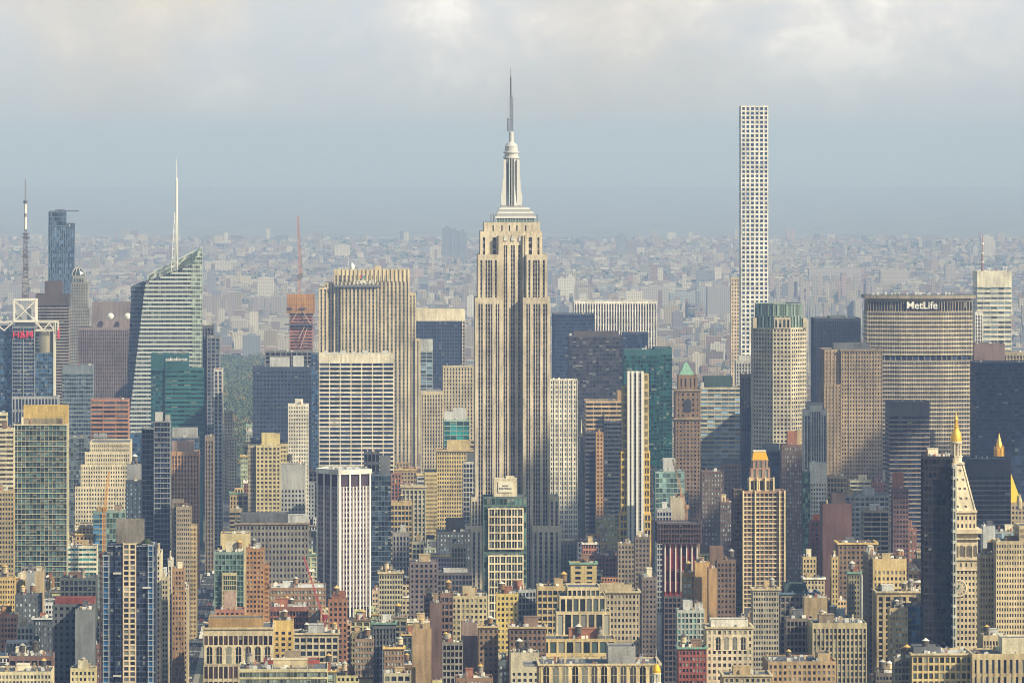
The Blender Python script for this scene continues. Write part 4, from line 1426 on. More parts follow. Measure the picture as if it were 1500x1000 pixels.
T(609, 681, 470, 580, 6200, 'fins', (.055,.075,.12), 'navy', 'navy slab behind the stone skyscraper with a cream panel across its top', bay=2.8, top=.6, pw=.25, bh=.3, gm=M_GLAZE, pent=((608.5,681.5,453,(.70,.62,.46)),), wings=((677,681.5,470,-1,(.70,.62,.46)),), short='the navy slab with a cream top band')
T(615, 634, 513, 575, 6000, 'band', (.42,.46,.48), 'sky', 'small pale glass tower with a grey cap', gm=M_MIRROR, bh=.2, pent=((615,634,497,'lgrey'),))
T(649, 697, 537, 640, 5700, 'pier', (.58,.49,.33), 'dark', 'ribbed cream tower with dark slots between the fins of its crown', nx=11, pw=.5, bh=.35, top=1.2, short='the ribbed cream tower')
T(617, 649, 573, 690, 5600, 'pier', (.56,.47,.33), 'dark', 'plain cream tower of closely set stone piers', nx=8, pw=.5, bh=.35, pent=((624,645,571,'grey'),))
T(650, 688, 614, 655, 5000, 'band', (.32,.42,.38), 'teal', 'teal glass hotel with pale floor lines and grey machine room', fh=4.1, bh=.18, nx=4, pent=((651,664,603,'lgrey'),(664,683,598,'lgrey')))
T(640, 697, 659, 790, 4800, 'pair', (.60,.48,.245), 'dark', 'yellow cream building full of paired windows with a small upper storey', nx=16, fh=3.4, pw=.42, pent=((655,689,646,(.6,.48,.25)),), wings=((622,641,691,-2),), short='the yellow cream building', cor='tan')
T(678, 697, 676, 780, 4690, 'grid', (.52,.50,.47), 'navy', 'small white gridded tower tucked against the stone skyscraper', nx=4, pw=.22, bh=.25, pent=((684,696,664,'dgrey'),))
T(806, 846, 556, 800, 4800, 'grid', (.80,.75,.65), (.17,.25,.38), 'white stone apartment tower with pale blue windows and a crenellated top', nx=12, fh=4.0, pw=.28, bh=.36, top=1, cat='apartment tower', mj=(2,1.3,.5), short='the white tower with pale blue windows', gm=M_MIRROR)
T(811, 871, 460, 620, 6050, 'curtain', 'navy', 'navy', 'navy blank-looking slab to the right of the stone skyscraper', bay=3, bh=.3, gm=M_GLAZE)
T(834, 912, 492, 620, 5800, 'curtain', (.06,.055,.065), (.055,.05,.055), 'dark bronze glass slab with mottled reflections', bay=3.4, fh=4, gm=M_MIRROR, pent=((841,906,486,'dbrown'),), short='the dark bronze glass slab')
T(913, 950, 487, 520, 5950, 'curtain', 'navy', 'navy', 'low dark navy slab behind the green glass tower', gm=M_GLAZE)
T(841, 962, 441, 500, 6500, 'pier', (.82,.78,.74), (.02,.014,.02), 'broad white marble slab with dense vertical black stripes', nx=31, pw=.42, bh=.06, top=3, pd=.8, fh=8, short='the broad black and white striped slab')
T(914, 966, 512, 680, 5500, 'curtain', (.02,.085,.085), (.012,.085,.085), 'dark green glass tower with a lit band near its top', bay=2.6, fh=3.9, gm=M_MIRROR, bh=.2, wings=((960,985,510,6,(.03,.10,.10)),), short='the dark green glass tower', top=6)
T(858, 915, 587, 640, 5400, 'band', (.58,.42,.24), 'black', 'peach tower with bold black window bands', fh=4.2, nx=5, bh=.45, wings=((885,913,606,-6),), pent=((905,914,573,'ochre'),), short='the peach tower with black bands')
T(885, 916, 617, 760, 5150, 'curtain', (.06,.065,.085), 'black', 'dark plain tower below the peach one', bay=3.2, bh=.4, gm=M_GLAZE)
T(857, 873, 632, 790, 5050, 'band', (.075,.075,.09), 'black', 'black striped tower beside the church steeple', bh=.5)
T(873, 884, 633, 700, 5000, 'punch', (.48,.29,.14), 'black', 'thin orange brick tower beside the dark plain tower', bh=.5)
T(1026, 1087, 567, 690, 5250, 'band', (.52,.47,.36), (.11,.19,.30), 'blue and cream horizontally banded tower with a teal machine room', fh=3.95, nx=6, bh=.42, pent=((1032,1074,552,'dgreen'),(1027,1035,560,'lgrey')), short='the blue and cream banded tower')
T(1086, 1103, 548, 690, 5200, 'pier', (.035,.033,.04), 'black', 'slim black tower with fine gold verticals', nx=4, mj=(1,.5,.3), band=(.03,.03,.035))
T(1071, 1087, 407, 535, 7000, 'punch', (.62,.50,.36), 'warm', 'slim tan tower standing left of the very slender white one', nx=4, fh=4.4, pw=.5, cat='apartment tower')
T(1078, 1104, 528, 570, 6150, 'pier', (.46,.45,.43), 'dark', 'small pale tower with rounded silver top', nx=6, pent=((1082,1102,521,'silver'),))
T(1193, 1261, 466, 580, 5600, 'fins', (.035,.045,.065), 'navy', 'near black ribbed slab between the octagonal tower and the wide tan slab', bay=2.2, top=3, pent=((1216,1240,463,'dgrey'),), short='the near black ribbed slab')
T(1232, 1293, 512, 700, 5150, 'pair', (.36,.28,.20), 'dark', 'brown gothic office tower with pointed windows under its parapet', nx=15, fh=3.6, pw=.5, bh=.48, cor='taupe', mj=(3,1.1,.4), pent=((1222,1276,503,'dgrey'),), wings=((1208,1234,512,3),(1206,1231,562,-8)), short='the brown gothic tower')
T(1178, 1211, 600, 690, 4800, 'pier', (.58,.57,.56), 'navy', 'white tower with bold dark vertical window slots', nx=7, pw=.42, bh=.05, top=5, pent=((1182,1206,590,'grey'),), wings=((1186,1204,594,-1),), short='the white slotted tower')
T(1303, 1362, 588, 760, 4700, 'band', (.10,.09,.10), 'navy', 'dark tower with thin pale floor lines in front of the wide tan slab', fh=3.6, bh=.3, nx=9, band=(.24,.20,.17), top=12, short='the dark tower with pale floor lines')
T(1416, 1481, 672, 800, 4550, 'band', (.05,.045,.055), 'black', 'dark slab with faint mauve floor lines right of the clock tower', fh=3.8, bh=.28, nx=8, band=(.14,.115,.13), top=14, short='the dark slab right of the clock tower')
T(1431, 1482, 397, 510, 6300, 'band', (.66,.63,.53), (.16,.22,.27), 'white banded tower with a pale green cap and thin red mast', fh=5.2, bh=.5, nx=5, top=18, gm=M_MIRROR, short='the white banded tower with the mast')
T(1428, 1440, 457, 505, 6100, 'pier', (.62,.60,.58), 'plum', 'narrow white tower squeezed between the slab and the banded tower')
T(1427, 1472, 503, 560, 5350, 'blank', (.16,.12,.12), 'dark', 'dull brown windowless block behind the navy slab')
T(1470, 1512, 516, 560, 5450, 'fins', (.44,.37,.26), 'dark', 'cream finned block at the edge of the midtown cluster', bay=3)
T(1429, 1515, 531, 670, 5200, 'curtain', (.018,.030,.055), 'navy', 'huge navy glass slab with faint dark bands', bay=3, bh=.3, gm=M_GLAZE, short='the huge navy slab')
T(1238, 1303, 725, 800, 4400, 'grid', (.33,.335,.345), 'dark', 'grey office block with grouped windows', nx=9, fh=3.9, bh=.45, pw=.25, pent=((1240,1252,719,'tan'),(1268,1282,716,'lgrey')))
T(1265, 1302, 747, 800, 4250, 'band', (.36,.31,.24), 'black', 'brown banded office block in front of the grey one', fh=3.6, bh=.3)
T(1308, 1331, 715, 830, 4100, 'pair', (.14,.085,.085), 'dark', 'thin plum brick tower with two white stripes', nx=5, pent=((1309,1324,693,'brick'),), cat='apartment tower', short='the thin plum tower with white stripes')
T(1187, 1211, 678, 780, 4400, 'punch', (.62,.61,.59), 'dark', 'white slab with a blank grey top and rows of small windows', nx=6, fh=3.4, bh=.5, top=16)
T(1145, 1175, 651, 860, 4300, 'pair', (.14,.095,.09), 'pale', 'tall dark brown apartment tower with pale windows', nx=8, fh=3.1, pw=.5, cat='apartment tower', pent=((1154,1168,632,'brick'),(1168,1174,630,'tan')), short='the tall dark brown apartment tower')
T(1118, 1146, 660, 720, 4650, 'curtain', (.05,.055,.07), 'navy', 'dark glass block behind the gold-capped tower', pent=((1118,1142,650,'dgrey'),), gm=M_GLAZE)
T(1176, 1187, 690, 790, 4350, 'curtain', (.10,.15,.15), 'green', 'narrow green glass block between brown and white towers', gm=M_MIRROR)
T(1205, 1248, 737, 812, 4100, 'blank', (.115,.065,.065), 'dark', 'blank dark red brick block with a square brick bulkhead', pent=((1219,1238,722,'dbrown'),), short='the blank dark red block')
T(1187, 1206, 762, 800, 4150, 'punch', (.24,.10,.07), 'dark', 'small red brick building with orange gabled roof', pent=((1192,1204,754,(.62,.16,.06)),))
T(1212, 1240, 697, 740, 4600, 'grid', 'tan', 'dark', 'small tan block of arched windows beside the white slab', nx=6)
# left of centre
T(0-12, 10, 605, 640, 4400, 'band', (.62,.56,.38), 'dark', 'cream upper block at the left edge of the picture', bh=.5)
T(-14, 20, 628, 730, 4250, 'band', (.60,.54,.40), 'warm', 'cream balconied building at the left edge', bh=.5, fh=3.4)
T(-14, 20, 718, 775, 4150, 'pair', (.46,.37,.22), 'dark', 'tan masonry block below the cream balconied building')
T(20, 99, 621, 845, 4300, 'slab', (.56,.53,.38), (.035,.075,.085), 'wide green glass apartment tower with yellowish floor slabs and a cream roof band', nx=14, fh=3.9, bh=.10, pw=.08, bd=.8, depth=26, gm=M_GREEN, cat='apartment tower', pent=((31,92,611,'pale'),(34,99,594,(.56,.40,.14))), short='the wide glass balcony tower', top=1)
T(110, 190, 712, 775, 4700, 'punch', (.68,.60,.44), 'dark', 'white stepped ziggurat office building with rows of square windows', nx=20, fh=3.5, pw=.5, pent=(), wings=((118,190,680,2),(124,190,662,4),(131,190,648,6)), short='the white stepped building', tanks=(172,))
T(100, 127, 640, 780, 4850, 'curtain', (.17,.18,.19), (.10,.14,.17), 'blue grey block behind the white stepped building', gm=M_MIRROR)
T(136, 156, 640, 660, 5000, 'curtain', (.09,.11,.12), 'navy', 'dark block with two grey cooling towers above the white stepped building', pent=((137,143,635,'grey'),(145,156,635,'grey')))
T(190, 209, 633, 690, 4850, 'curtain', (.09,.12,.16), 'blue', 'blue glass block with a white cap', pent=((191,208,633,'white'),), gm=M_MIRROR)
T(186, 208, 680, 700, 4500, 'blank', (.28,.29,.31), 'dark', 'grey blank block topped with a concrete tank drum', tanks=(197,))
T(184, 208, 704, 790, 4450, 'punch', (.055,.07,.09), 'sky', 'dark building with arched bay windows', nx=4, pw=.5)
T(207, 226, 627, 860, 4400, 'slab', (.22,.24,.27), 'navy', 'slate balcony wing of the slate tower', nx=3, fh=3.9, bh=.2, bd=.8, cat='apartment tower')
T(225, 250, 617, 870, 4380, 'slab', (.25,.27,.30), 'navy', 'tall slate apartment tower with grey balconies and white penthouse', nx=5, fh=3.9, bh=.2, bd=.8, cat='apartment tower', pent=((227,238,604,'lgrey'),(242,249,608,'grey')), short='the tall slate balcony tower')
T(250, 291, 640, 665, 4950, 'curtain', (.16,.18,.21), 'blue', 'blue grey block with a metal crown behind the pink topped tower', gm=M_MIRROR, pent=((252,289,627,'grey'),))
T(251, 292, 661, 780, 4800, 'pier', (.50,.30,.17), 'dark', 'orange stone tower with a pink brick box on top', nx=9, pw=.44, bh=.3, pent=((252,284,646,'pink'),), mj=(2,1.2,.4), short='the orange stone tower')
T(258, 280, 742, 910, 4350, 'punch', (.36,.30,.22), 'dark', 'tall taupe tower of receding steps beside the avenue', nx=8, fh=3.5, wings=((270,288,770,3,(.46,.36,.2)),(252,268,733,6,(.28,.24,.19))), short='the tall taupe stepped tower')  # left wing painted darker, right wing brighter, as the sun would leave them
T(136, 156, 749, 830, 4150, 'band', (.22,.32,.32), 'blue', 'striped blue glass block behind the orange crane', bh=.4)
T(156, 183, 748, 830, 4120, 'curtain', (.28,.36,.34), (.18,.30,.30), 'pale green glass block right of the orange crane', gm=M_MIRROR)
T(99, 142, 799, 850, 4100, 'band', (.66,.63,.53), 'teal', 'low white building with green window bands', bh=.5, fh=3.4, nx=8, tanks=())
T(88, 141, 846, 890, 3830, 'grid', (.085,.10,.105), 'dark', 'dark green-grey loft building', nx=8, tanks=(121,))
T(77, 138, 884, 1010, 3580, 'grid', (.10,.11,.125), 'black', 'dark grey building under construction with rusty upper floors', nx=7, pw=.5, bh=.5, pent=((80,138,876,(.20,.055,.05)),), short='the dark building under construction')
T(110, 137, 892, 1010, 3568, 'blank', (.15,.165,.18), 'dark', 'blank concrete core wall of the unfinished building', depth=14)
T(-8, 22, 845, 900, 3900, 'punch', (.58,.43,.19), 'dark', 'gold brick building at the left edge with small windows', nx=8)
T(22, 36, 851, 880, 3960, 'punch', (.52,.38,.17), 'dark', 'small gold block beside the gold brick building')
T(38, 50, 838, 905, 3860, 'blank', (.33,.34,.36), 'dark', 'grey windowless lift tower', depth=12)
T(22, 60, 871, 920, 3840, 'punch', (.11,.12,.14), 'pale', 'dark flat building with scattered pale windows', nx=6)
T(50, 63, 836, 900, 3940, 'blank', (.44,.35,.22), 'dark', 'tan blank party wall building', depth=20)
T(-8, 25, 900, 955, 3680, 'pair', (.50,.27,.20), 'dark', 'pink brick building with an orange rooftop hut', nx=7, pent=((3,14,889,'orange'),))
T(25, 48, 916, 960, 3660, 'grid', (.50,.49,.46), 'dark', 'pale grey small loft beside the pink one', nx=4)
T(48, 77, 905, 960, 3700, 'punch', (.10,.11,.14), 'pale', 'dark loft with bright top-storey windows', nx=7, cor='lgrey')
T(13, 77, 960, 985, 3530, 'loft', (.16,.10,.09), 'dark', 'wide low brown roof with a grey machine cluster', clut=8)
T(-8, 75, 983, 1020, 3450, 'pair', (.64,.57,.40), 'dark', 'long cream building along the bottom left corner', nx=16, win=True, tanks=(62,), clut=6)
T(103, 140, 978, 1020, 3440, 'punch', (.62,.54,.33), 'dark', 'small cream block with a square stair tower at the bottom', nx=6, pent=((114,127,968,'pale'),), tanks=(121,), win=True)
T(228, 236, 810, 1000, 3900, 'punch', 'pale', 'dark', 'thin pale side building right of the blue glass tower', depth=40)
T(237, 246, 845, 1000, 3800, 'pair', (.52,.46,.33), 'dark', 'thin ivory building close to the blue glass tower', depth=40)
T(246, 252, 822, 980, 4000, 'pier', (.60,.57,.50), 'navy', 'very thin white edged tower', depth=40)
T(252, 270, 832, 950, 3930, 'punch', (.38,.24,.14), 'dark', 'brown brick tower with an arcaded cornice by the avenue', nx=4, win=True)
T(268, 275, 862, 940, 3980, 'punch', (.5,.42,.28), 'dark', 'thin tan building on the avenue corner', depth=40)
T(345, 452, 766, 862, 4100, 'punch', (.25,.235,.22), 'dark', 'long dark stone hotel with rows of arched windows', nx=20, fh=4.2, pw=.5, cor='taupe', pent=((352,422,753,'dgrey'),(422,452,756,'lgrey')), depth=40, short='the long dark stone hotel', tanks=(456,))
T(323, 366, 781, 812, 3860, 'blank', (.58,.49,.29), 'dark', 'blank cream party wall above the green glass block', pent=((354,366,783,'orange'),))
T(314, 357, 808, 895, 3750, 'grid', (.23,.32,.31), (.10,.19,.19), 'green glass apartment block with a roof garden', nx=8, fh=3.4, pw=.18, bh=.2, gm=M_MIRROR, wings=((325,347,838,-2,(.62,.55,.36)),), cat='apartment building', short='the green glass apartment block')
T(360, 387, 803, 905, 3700, 'punch', (.45,.255,.13), 'dark', 'orange brick apartment tower with brown windows', nx=5, fh=3.1, pw=.42, bh=.5, wings=((386,394,827,2),), cat='apartment tower', short='the orange brick apartment tower', win=True)
T(396, 477, 860, 905, 3850, 'pair', (.36,.23,.15), 'pale', 'wide brown loft with a white roof and bright windows', nx=16, roof='lgrey', fh=3.6, clut=6, short='the wide brown loft with the white roof')
T(395, 452, 888, 912, 3720, 'loft', (.28,.13,.10), 'dark', 'red brown loft with tall dark windows', nx=12, roof='lgrey', tanks=(420, 427), clut=5)
T(481, 509, 877, 925, 3700, 'punch', (.35,.18,.11), 'dark', 'small red brown block with stacked windows in front of the striped tower', nx=4, pent=((488,506,866,'brick'),), tanks=(493,))
T(315, 358, 892, 910, 3640, 'punch', (.40,.19,.15), 'dark', 'pink brick roof house beside the avenue', nx=6, pent=((328,345,868,'pink'),), tanks=(334,))
b_loft = T(298, 400, 919, 1020, 3520, 'loft', (.58,.50,.36), (.05,.03,.03), 'cream stone loft building with tall arched window bays', nx=14, pent=((305,385,906,'ochre'),), cor='stone', clut=0, short='the cream arcaded loft building', top=5, bh=.2, fh=9)
T(400, 430, 908, 975, 3560, 'punch', (.60,.44,.18), 'dark', 'golden yellow party wall building', nx=3, top=7)
T(430, 496, 927, 970, 3600, 'loft', (.60,.54,.40), 'dark', 'wide cream classical building with a tank behind it', nx=7, cor='stone', tanks=(449, 490), clut=5)
T(386, 468, 966, 985, 3420, 'blank', (.30,.075,.055), 'dark', 'long red penthouse roof at the bottom', depth=16)
T(350, 480, 979, 1030, 3380, 'band', (.55,.50,.33), (.10,.13,.13), 'long building with continuous glass storeys and cream ledges', nx=26, fh=4.2, bh=.3, clut=8)
T(540, 573, 694, 850, 4200, 'curtain', (.13,.17,.22), (.045,.075,.12), 'dark blue glass tower behind the white striped one', bay=2.4, fh=3.7, gm=M_MIRROR, pent=((557,572,668,'dgrey'),), short='the dark blue glass tower')
T(533, 556, 662, 700, 4450, 'grid', (.07,.075,.09), 'black', 'dark open steel tank house on a rooftop', nx=4, fh=8)
T(555, 590, 838, 900, 3900, 'pair', (.46,.42,.30), 'dark', 'pale stone loft right of the white striped tower', nx=9, tanks=(560, 566, 572), cor='stone', clut=5)
T(572, 604, 735, 770, 4500, 'loft', (.50,.38,.20), 'dark', 'orange stone block with striped storeys', nx=6, tanks=(588,))
T(588, 624, 712, 800, 4600, 'pier', (.46,.42,.31), 'dark', 'stone building with tall bays', nx=6, cor='stone')
T(575, 600, 779, 840, 4300, 'pier', (.36,.34,.33), 'navy', 'grey building with long vertical bays', nx=5, pw=.4)
T(604, 621, 793, 830, 4250, 'grid', (.60,.56,.42), 'dark', 'small cream building with a columned top', nx=3)
T(600, 642, 822, 850, 4000, 'punch', (.17,.14,.15), 'black', 'plain mauve brown block with two rows of windows', nx=6, pw=.5)
T(641, 692, 838, 870, 4050, 'grid', (.13,.12,.13), 'dark', 'dark low block with a white roof storey', nx=10, pent=((650,684,834,'lgrey'),))
T(661, 683, 796, 850, 4300, 'pier', (.38,.35,.27), 'dark', 'stone tower in the shadow of the skyscraper', nx=5)
T(640, 690, 778, 812, 4450, 'punch', (.09,.095,.11), 'pale', 'dark block with pale windows', nx=10, pent=((654,680,760,'black'),))
T(662, 714, 872, 930, 3650, 'punch', (.56,.48,.30), 'dark', 'cream loft building with a square roof house', nx=8, fh=3.5, pent=((678,696,861,'stone'),), win=True, short='the cream loft with the square roof house')
T(645, 664, 868, 960, 3600, 'loft', (.24,.16,.13), 'dark', 'brown building with dark window bays', nx=3)
T(630, 648, 882, 975, 3560, 'blank', (.13,.09,.085), 'dark', 'narrow blank dark brown wall')
T(676, 700, 911, 975, 3500, 'blank', (.27,.20,.185), 'dark', 'blank dusty mauve wall building', pent=((676,690,911,'taupe'),))
T(701, 730, 917, 960, 3480, 'punch', (.24,.17,.12), 'dark', 'brown brick house with paired arched windows', nx=4, cor='tan')
T(746, 800, 918, 960, 3470, 'punch', (.22,.15,.12), 'dark', 'wide brown brick house with arched upper windows', nx=8, cor='tan', roof='lgrey')
T(727, 759, 869, 905, 3700, 'punch', (.64,.50,.18), 'dark', 'yellow cream house front below the green tower', nx=5, win=True, tanks=(735,))
T(758, 787, 863, 915, 3720, 'grid', (.30,.32,.35), 'dark', 'slate grey corner face with a grid of windows', nx=5, yaw=YAW + radians(24), depth=24)
T(787, 832, 858, 915, 3690, 'loft', (.52,.41,.22), 'dark', 'tan loft building with brown infill panels', nx=6, tanks=(827,), pent=((812,825,848,'tan'),))
T(815, 895, 895, 960, 3520, 'grid', (.64,.54,.36), (.035,.05,.055), 'cream modern building with tall glass bays and stepped top', nx=7, fh=14, bh=.08, pw=.24, win=True, depth=26, wings=((820,888,873,5),(832,880,861,8)), short='the cream building with tall glass bays', top=2)
T(780, 902, 935, 965, 3490, 'grid', (.60,.48,.26), (.03,.05,.05), 'cream podium with large square windows', nx=10, fh=9, bh=.25, pw=.24, win=True, depth=30)
T(888, 937, 866, 965, 3640, 'punch', (.46,.39,.28), 'dark', 'tan ornate office building with a carved panel and heavy cornice', nx=9, fh=3.7, cor='stone', pent=((880,926,856,'stone'),), win=True, short='the tan ornate office building')
T(836, 874, 824, 845, 3900, 'punch', (.54,.42,.21), 'dark', 'tan roof house with a green ledge', nx=2, cor='copper', depth=16, pent=())
T(960, 1003, 690, 790, 4350, 'curtain', (.30,.42,.42), (.22,.36,.37), 'pale turquoise glass building with irregular panes behind a crane', nx=8, fh=3.8, gm=M_MIRROR, pent=((972,990,672,'lgrey'),), short='the pale turquoise glass building')
T(982, 1003, 728, 770, 4280, 'blank', (.44,.39,.31), 'dark', 'beige blank panel wall before the turquoise glass', depth=14)
T(962, 984, 746, 780, 4250, 'grid', (.40,.41,.43), 'navy', 'small grey gridded block below the turquoise glass', nx=5)
T(1028, 1060, 690, 800, 4450, 'punch', (.14,.10,.09), 'pale', 'dark brown office block with scattered bright windows', nx=7)
T(1055, 1076, 735, 850, 4250, 'pair', (.12,.085,.085), 'pale', 'dark brown masonry tower left of the gold-capped one', nx=6)
T(1056, 1086, 679, 730, 4700, 'punch', (.20,.14,.12), 'dark', 'brown tower with a slate hipped roof', nx=6, pent=((1058,1084,672,'dgrey'),))
T(1018, 1040, 823, 920, 3790, 'blank', (.50,.33,.16), 'dark', 'blank orange brown brick wall building', short='the blank orange brick wall')
T(1038, 1050, 832, 920, 3770, 'blank', (.42,.27,.14), 'dark', 'brick side wall next to the orange one')
T(1000, 1019, 838, 910, 3800, 'loft', (.44,.29,.14), 'pale', 'orange brick loft with large windows', nx=3, pent=())
T(1050, 1078, 820, 900, 3830, 'punch', (.22,.155,.125), 'dark', 'brown setback block behind the orange wall', nx=5, pent=((1040,1060,800,'brown'),))
T(992, 1032, 893, 940, 3620, 'grid', (.52,.56,.55), (.08,.16,.15), 'pale modern building with green glass squares', nx=7, fh=3.6, pw=.3, bh=.3, pent=((1001,1015,880,'lgrey'),(1018,1030,884,'lgrey')), win=True)
b_ivory = T(1035, 1103, 918, 1020, 3500, 'punch', (.62,.54,.41), (.04,.03,.03), 'ornate ivory stone building with four tall arched windows', nx=9, fh=3.9, cor='stone', pent=((1042,1097,908,'white'),), win=True, short='the ornate ivory building')
T(994, 1035, 948, 1020, 3490, 'pair', (.33,.10,.08), 'dark', 'dark red brick building with a green copper cornice', nx=8, cor='copper', win=True)
T(940, 962, 845, 960, 3950, 'punch', (.17,.14,.125), 'dark', 'dim brown building lining the narrow side avenue', depth=40, nx=4)
T(905, 930, 795, 860, 4250, 'punch', (.32,.26,.19), 'dark', 'cream edged building along the side avenue', nx=5)
T(930, 952, 786, 850, 4150, 'punch', (.22,.18,.15), 'dark', 'brown building with pointed gable', nx=4)
T(1103, 1141, 862, 990, 3660, 'pair', (.44,.40,.32), 'dark', 'pale grey loft tower with thin stone piers', nx=10, win=True, tanks=(1132,), cor='stone')
T(1143, 1200, 868, 960, 3720, 'loft', (.24,.21,.18), 'dark', 'grey brown loft with a blue-green cornice', nx=8, cor='blue', pent=((1150,1182,855,'dgreen'),))
T(1178, 1212, 875, 910, 3650, 'blank', (.40,.31,.19), 'dark', 'tan blank stair house', pent=((1184,1206,880,'tan'),))
T(1190, 1270, 912, 1030, 3480, 'pier', (.45,.39,.26), 'dark', 'khaki office building with long vertical window strips', nx=13, pw=.36, bh=.3, short='the khaki building with vertical strips', win=True, clut=6)
T(1152, 1192, 905, 990, 3520, 'grid', (.19,.165,.15), 'black', 'shaded side wing with black windows beside the khaki building', nx=7)  # the dark wall colour carries the shade of this side
T(1125, 1225, 968, 1030, 3360, 'punch', (.40,.29,.18), 'dark', 'tan brick building with yellow trim lines', nx=14, pent=((1200,1218,958,'tan'),), tanks=(1158,), win=True, clut=6)
T(1060, 1130, 988, 1040, 3330, 'punch', (.46,.38,.26), 'dark', 'stone corner block with balustrade at the bottom', nx=9, cor='stone', win=True)
T(1272, 1287, 812, 985, 3760, 'punch', (.20,.165,.12), 'dark', 'shaded side face of the tan corner building', depth=40)  # shade of the side face is put into its dark colour
T(1279, 1328, 818, 870, 3750, 'punch', (.58,.45,.23), 'dark', 'tan corner building with an ornamental top storey', nx=8, fh=4, top=8, win=True, short='the tan corner building', tanks=(1318, 1341))
T(1284, 1352, 866, 985, 3730, 'pier', (.46,.37,.22), 'black', 'tan block with one tall white pilaster', nx=6, cor='stone')
T(1303, 1330, 890, 985, 3640, 'pair', (.50,.40,.24), 'pale', 'yellowish setback building with bright windows', nx=6)
T(1330, 1353, 885, 970, 3660, 'curtain', (.16,.18,.18), 'blue', 'thin dark glass infill building', nx=4)
T(1243, 1263, 838, 880, 3900, 'punch', (.30,.27,.17), 'dark', 'olive brick building with green cornice', nx=5, cor='copper')
T(1262, 1275, 842, 880, 3880, 'punch', (.64,.62,.58), 'black', 'white stucco building with a blue roof box', nx=2, pent=((1267,1274,833,(.03,.14,.42)),))
T(1228, 1285, 795, 850, 4000, 'punch', (.22,.15,.10), 'dark', 'brown block with a gold cornice', nx=9, cor='gold')
T(1218, 1228, 815, 900, 3950, 'punch', (.56,.43,.21), 'dark', 'narrow golden stepped building', nx=2)
T(1176, 1196, 815, 850, 4100, 'punch', (.52,.42,.24), 'dark', 'small tan stepped block right of the dark brown tower', nx=4)
T(1178, 1208, 846, 880, 3950, 'punch', (.58,.48,.30), 'dark', 'cream house with a white cornice', nx=6, cor='white')
T(1353, 1398, 668, 960, 3560, 'grid', (.022,.022,.030), 'black', 'tall black glass apartment slab in front of the clock tower', nx=7, fh=4.2, bh=.30, pw=.2, gm=M_GLAZE, depth=18, cat='apartment tower', short='the tall black apartment slab')
T(1395.6, 1401.5, 684, 950, 3552, 'slab', (.52,.53,.50), 'green', 'white balcony strip along the edge of the black slab', nx=1, fh=6.5, bd=.8, depth=10, cat='apartment wing')
T(1435, 1460, 812, 960, 3600, 'pair', (.62,.52,.35), 'dark', 'cream wing of the large office block beside the clock tower', nx=6, fh=3.6, pw=.46, win=True)
T(1459, 1512, 792, 975, 3585, 'pair', (.62,.52,.35), 'dark', 'large cream stepped office block at the right edge', nx=14, fh=3.6, pw=.46, win=True, wings=((1494,1514,770,3),), short='the large cream stepped office block')
T(1440, 1476, 930, 975, 3520, 'pier', (.54,.45,.30), 'dark', 'cream stepped base with piers', nx=8)
T(1440, 1458, 770, 815, 3800, 'blank', (.48,.50,.53), 'dark', 'white cooling tower house behind the cream wing', depth=14)
T(1458, 1495, 778, 800, 3850, 'curtain', (.35,.38,.38), 'sky', 'glass roof storey behind the cream office block')
T(1310, 1337, 963, 1040, 3340, 'grid', (.30,.28,.24), 'dark', 'shaded end of the tan building at bottom right', nx=5)  # end wall tinted dark in place of real shade
T(1336, 1424, 957, 1040, 3330, 'grid', (.60,.47,.25), (.03,.045,.05), 'tan classical building with gables and large glass bays', nx=11, fh=4.6, cor='stone', win=True, pent=((1340,1380,948,'dgrey'),), tanks=(1360,), roof='lgrey', clut=8, short='the tan building with gables')
T(1424, 1512, 957, 1040, 3320, 'pier', (.56,.46,.29), 'dark', 'cream department building with deep window slots', nx=10, pw=.55, fh=10, bh=.2, pent=((1470,1512,935,'pale'),), win=True)
T(1283, 1312, 985, 1040, 3450, 'pair', (.16,.14,.12), 'dark', 'dark cornice roof at the bottom right', nx=6)
b_arcade = T(790, 967, 972, 1040, 3330, 'loft', (.58,.47,.27), (.05,.05,.05), 'long cream palace-like building with a row of arched windows', nx=16, fh=16, bh=.12, pw=.42, cor='stone', win=True, top=6.5, clut=8, short='the long cream arcaded building', pent=((768,825,974,'grey'),(892,932,948,'grey')))
T(748, 790, 955, 1040, 3400, 'punch', (.60,.55,.42), 'dark', 'cream house wall with a plain front', nx=5, top=12)
T(668, 722, 992, 1040, 3350, 'pair', (.30,.19,.13), 'pale', 'brown brick loft with bright windows at the bottom', nx=10, win=True, clut=6)
T(562, 602, 985, 1040, 3360, 'grid', (.42,.38,.29), 'dark', 'stone shop building at the bottom edge', nx=4, win=True)
T(563, 592, 948, 1000, 3480, 'punch', (.30,.20,.14), 'pale', 'red brown house with a yellow parapet', nx=6, cor='gold', tanks=(588,))
T(604, 632, 920, 970, 3540, 'blank', (.42,.30,.18), 'dark', 'tan blank party wall with brick shaft', pent=((605,630,913,'tan'),), tanks=(618,))
T(648, 678, 940, 985, 3450, 'grid', (.30,.28,.25), 'black', 'open steel framed loft with dark bays', nx=5, tanks=(652,))
T(520, 548, 935, 970, 3560, 'pair', (.30,.22,.16), 'pale', 'brown loft with bright square windows', nx=7, pent=())
T(546, 580, 912, 950, 3600, 'pier', (.13,.14,.16), 'dark', 'dark loft with a green copper cornice', nx=7, cor='copper')
T(1005, 1060, 983, 1030, 3360, 'punch', (.36,.30,.24), 'dark', 'grey stone base in front of the ornate ivory building', nx=8) if False else None

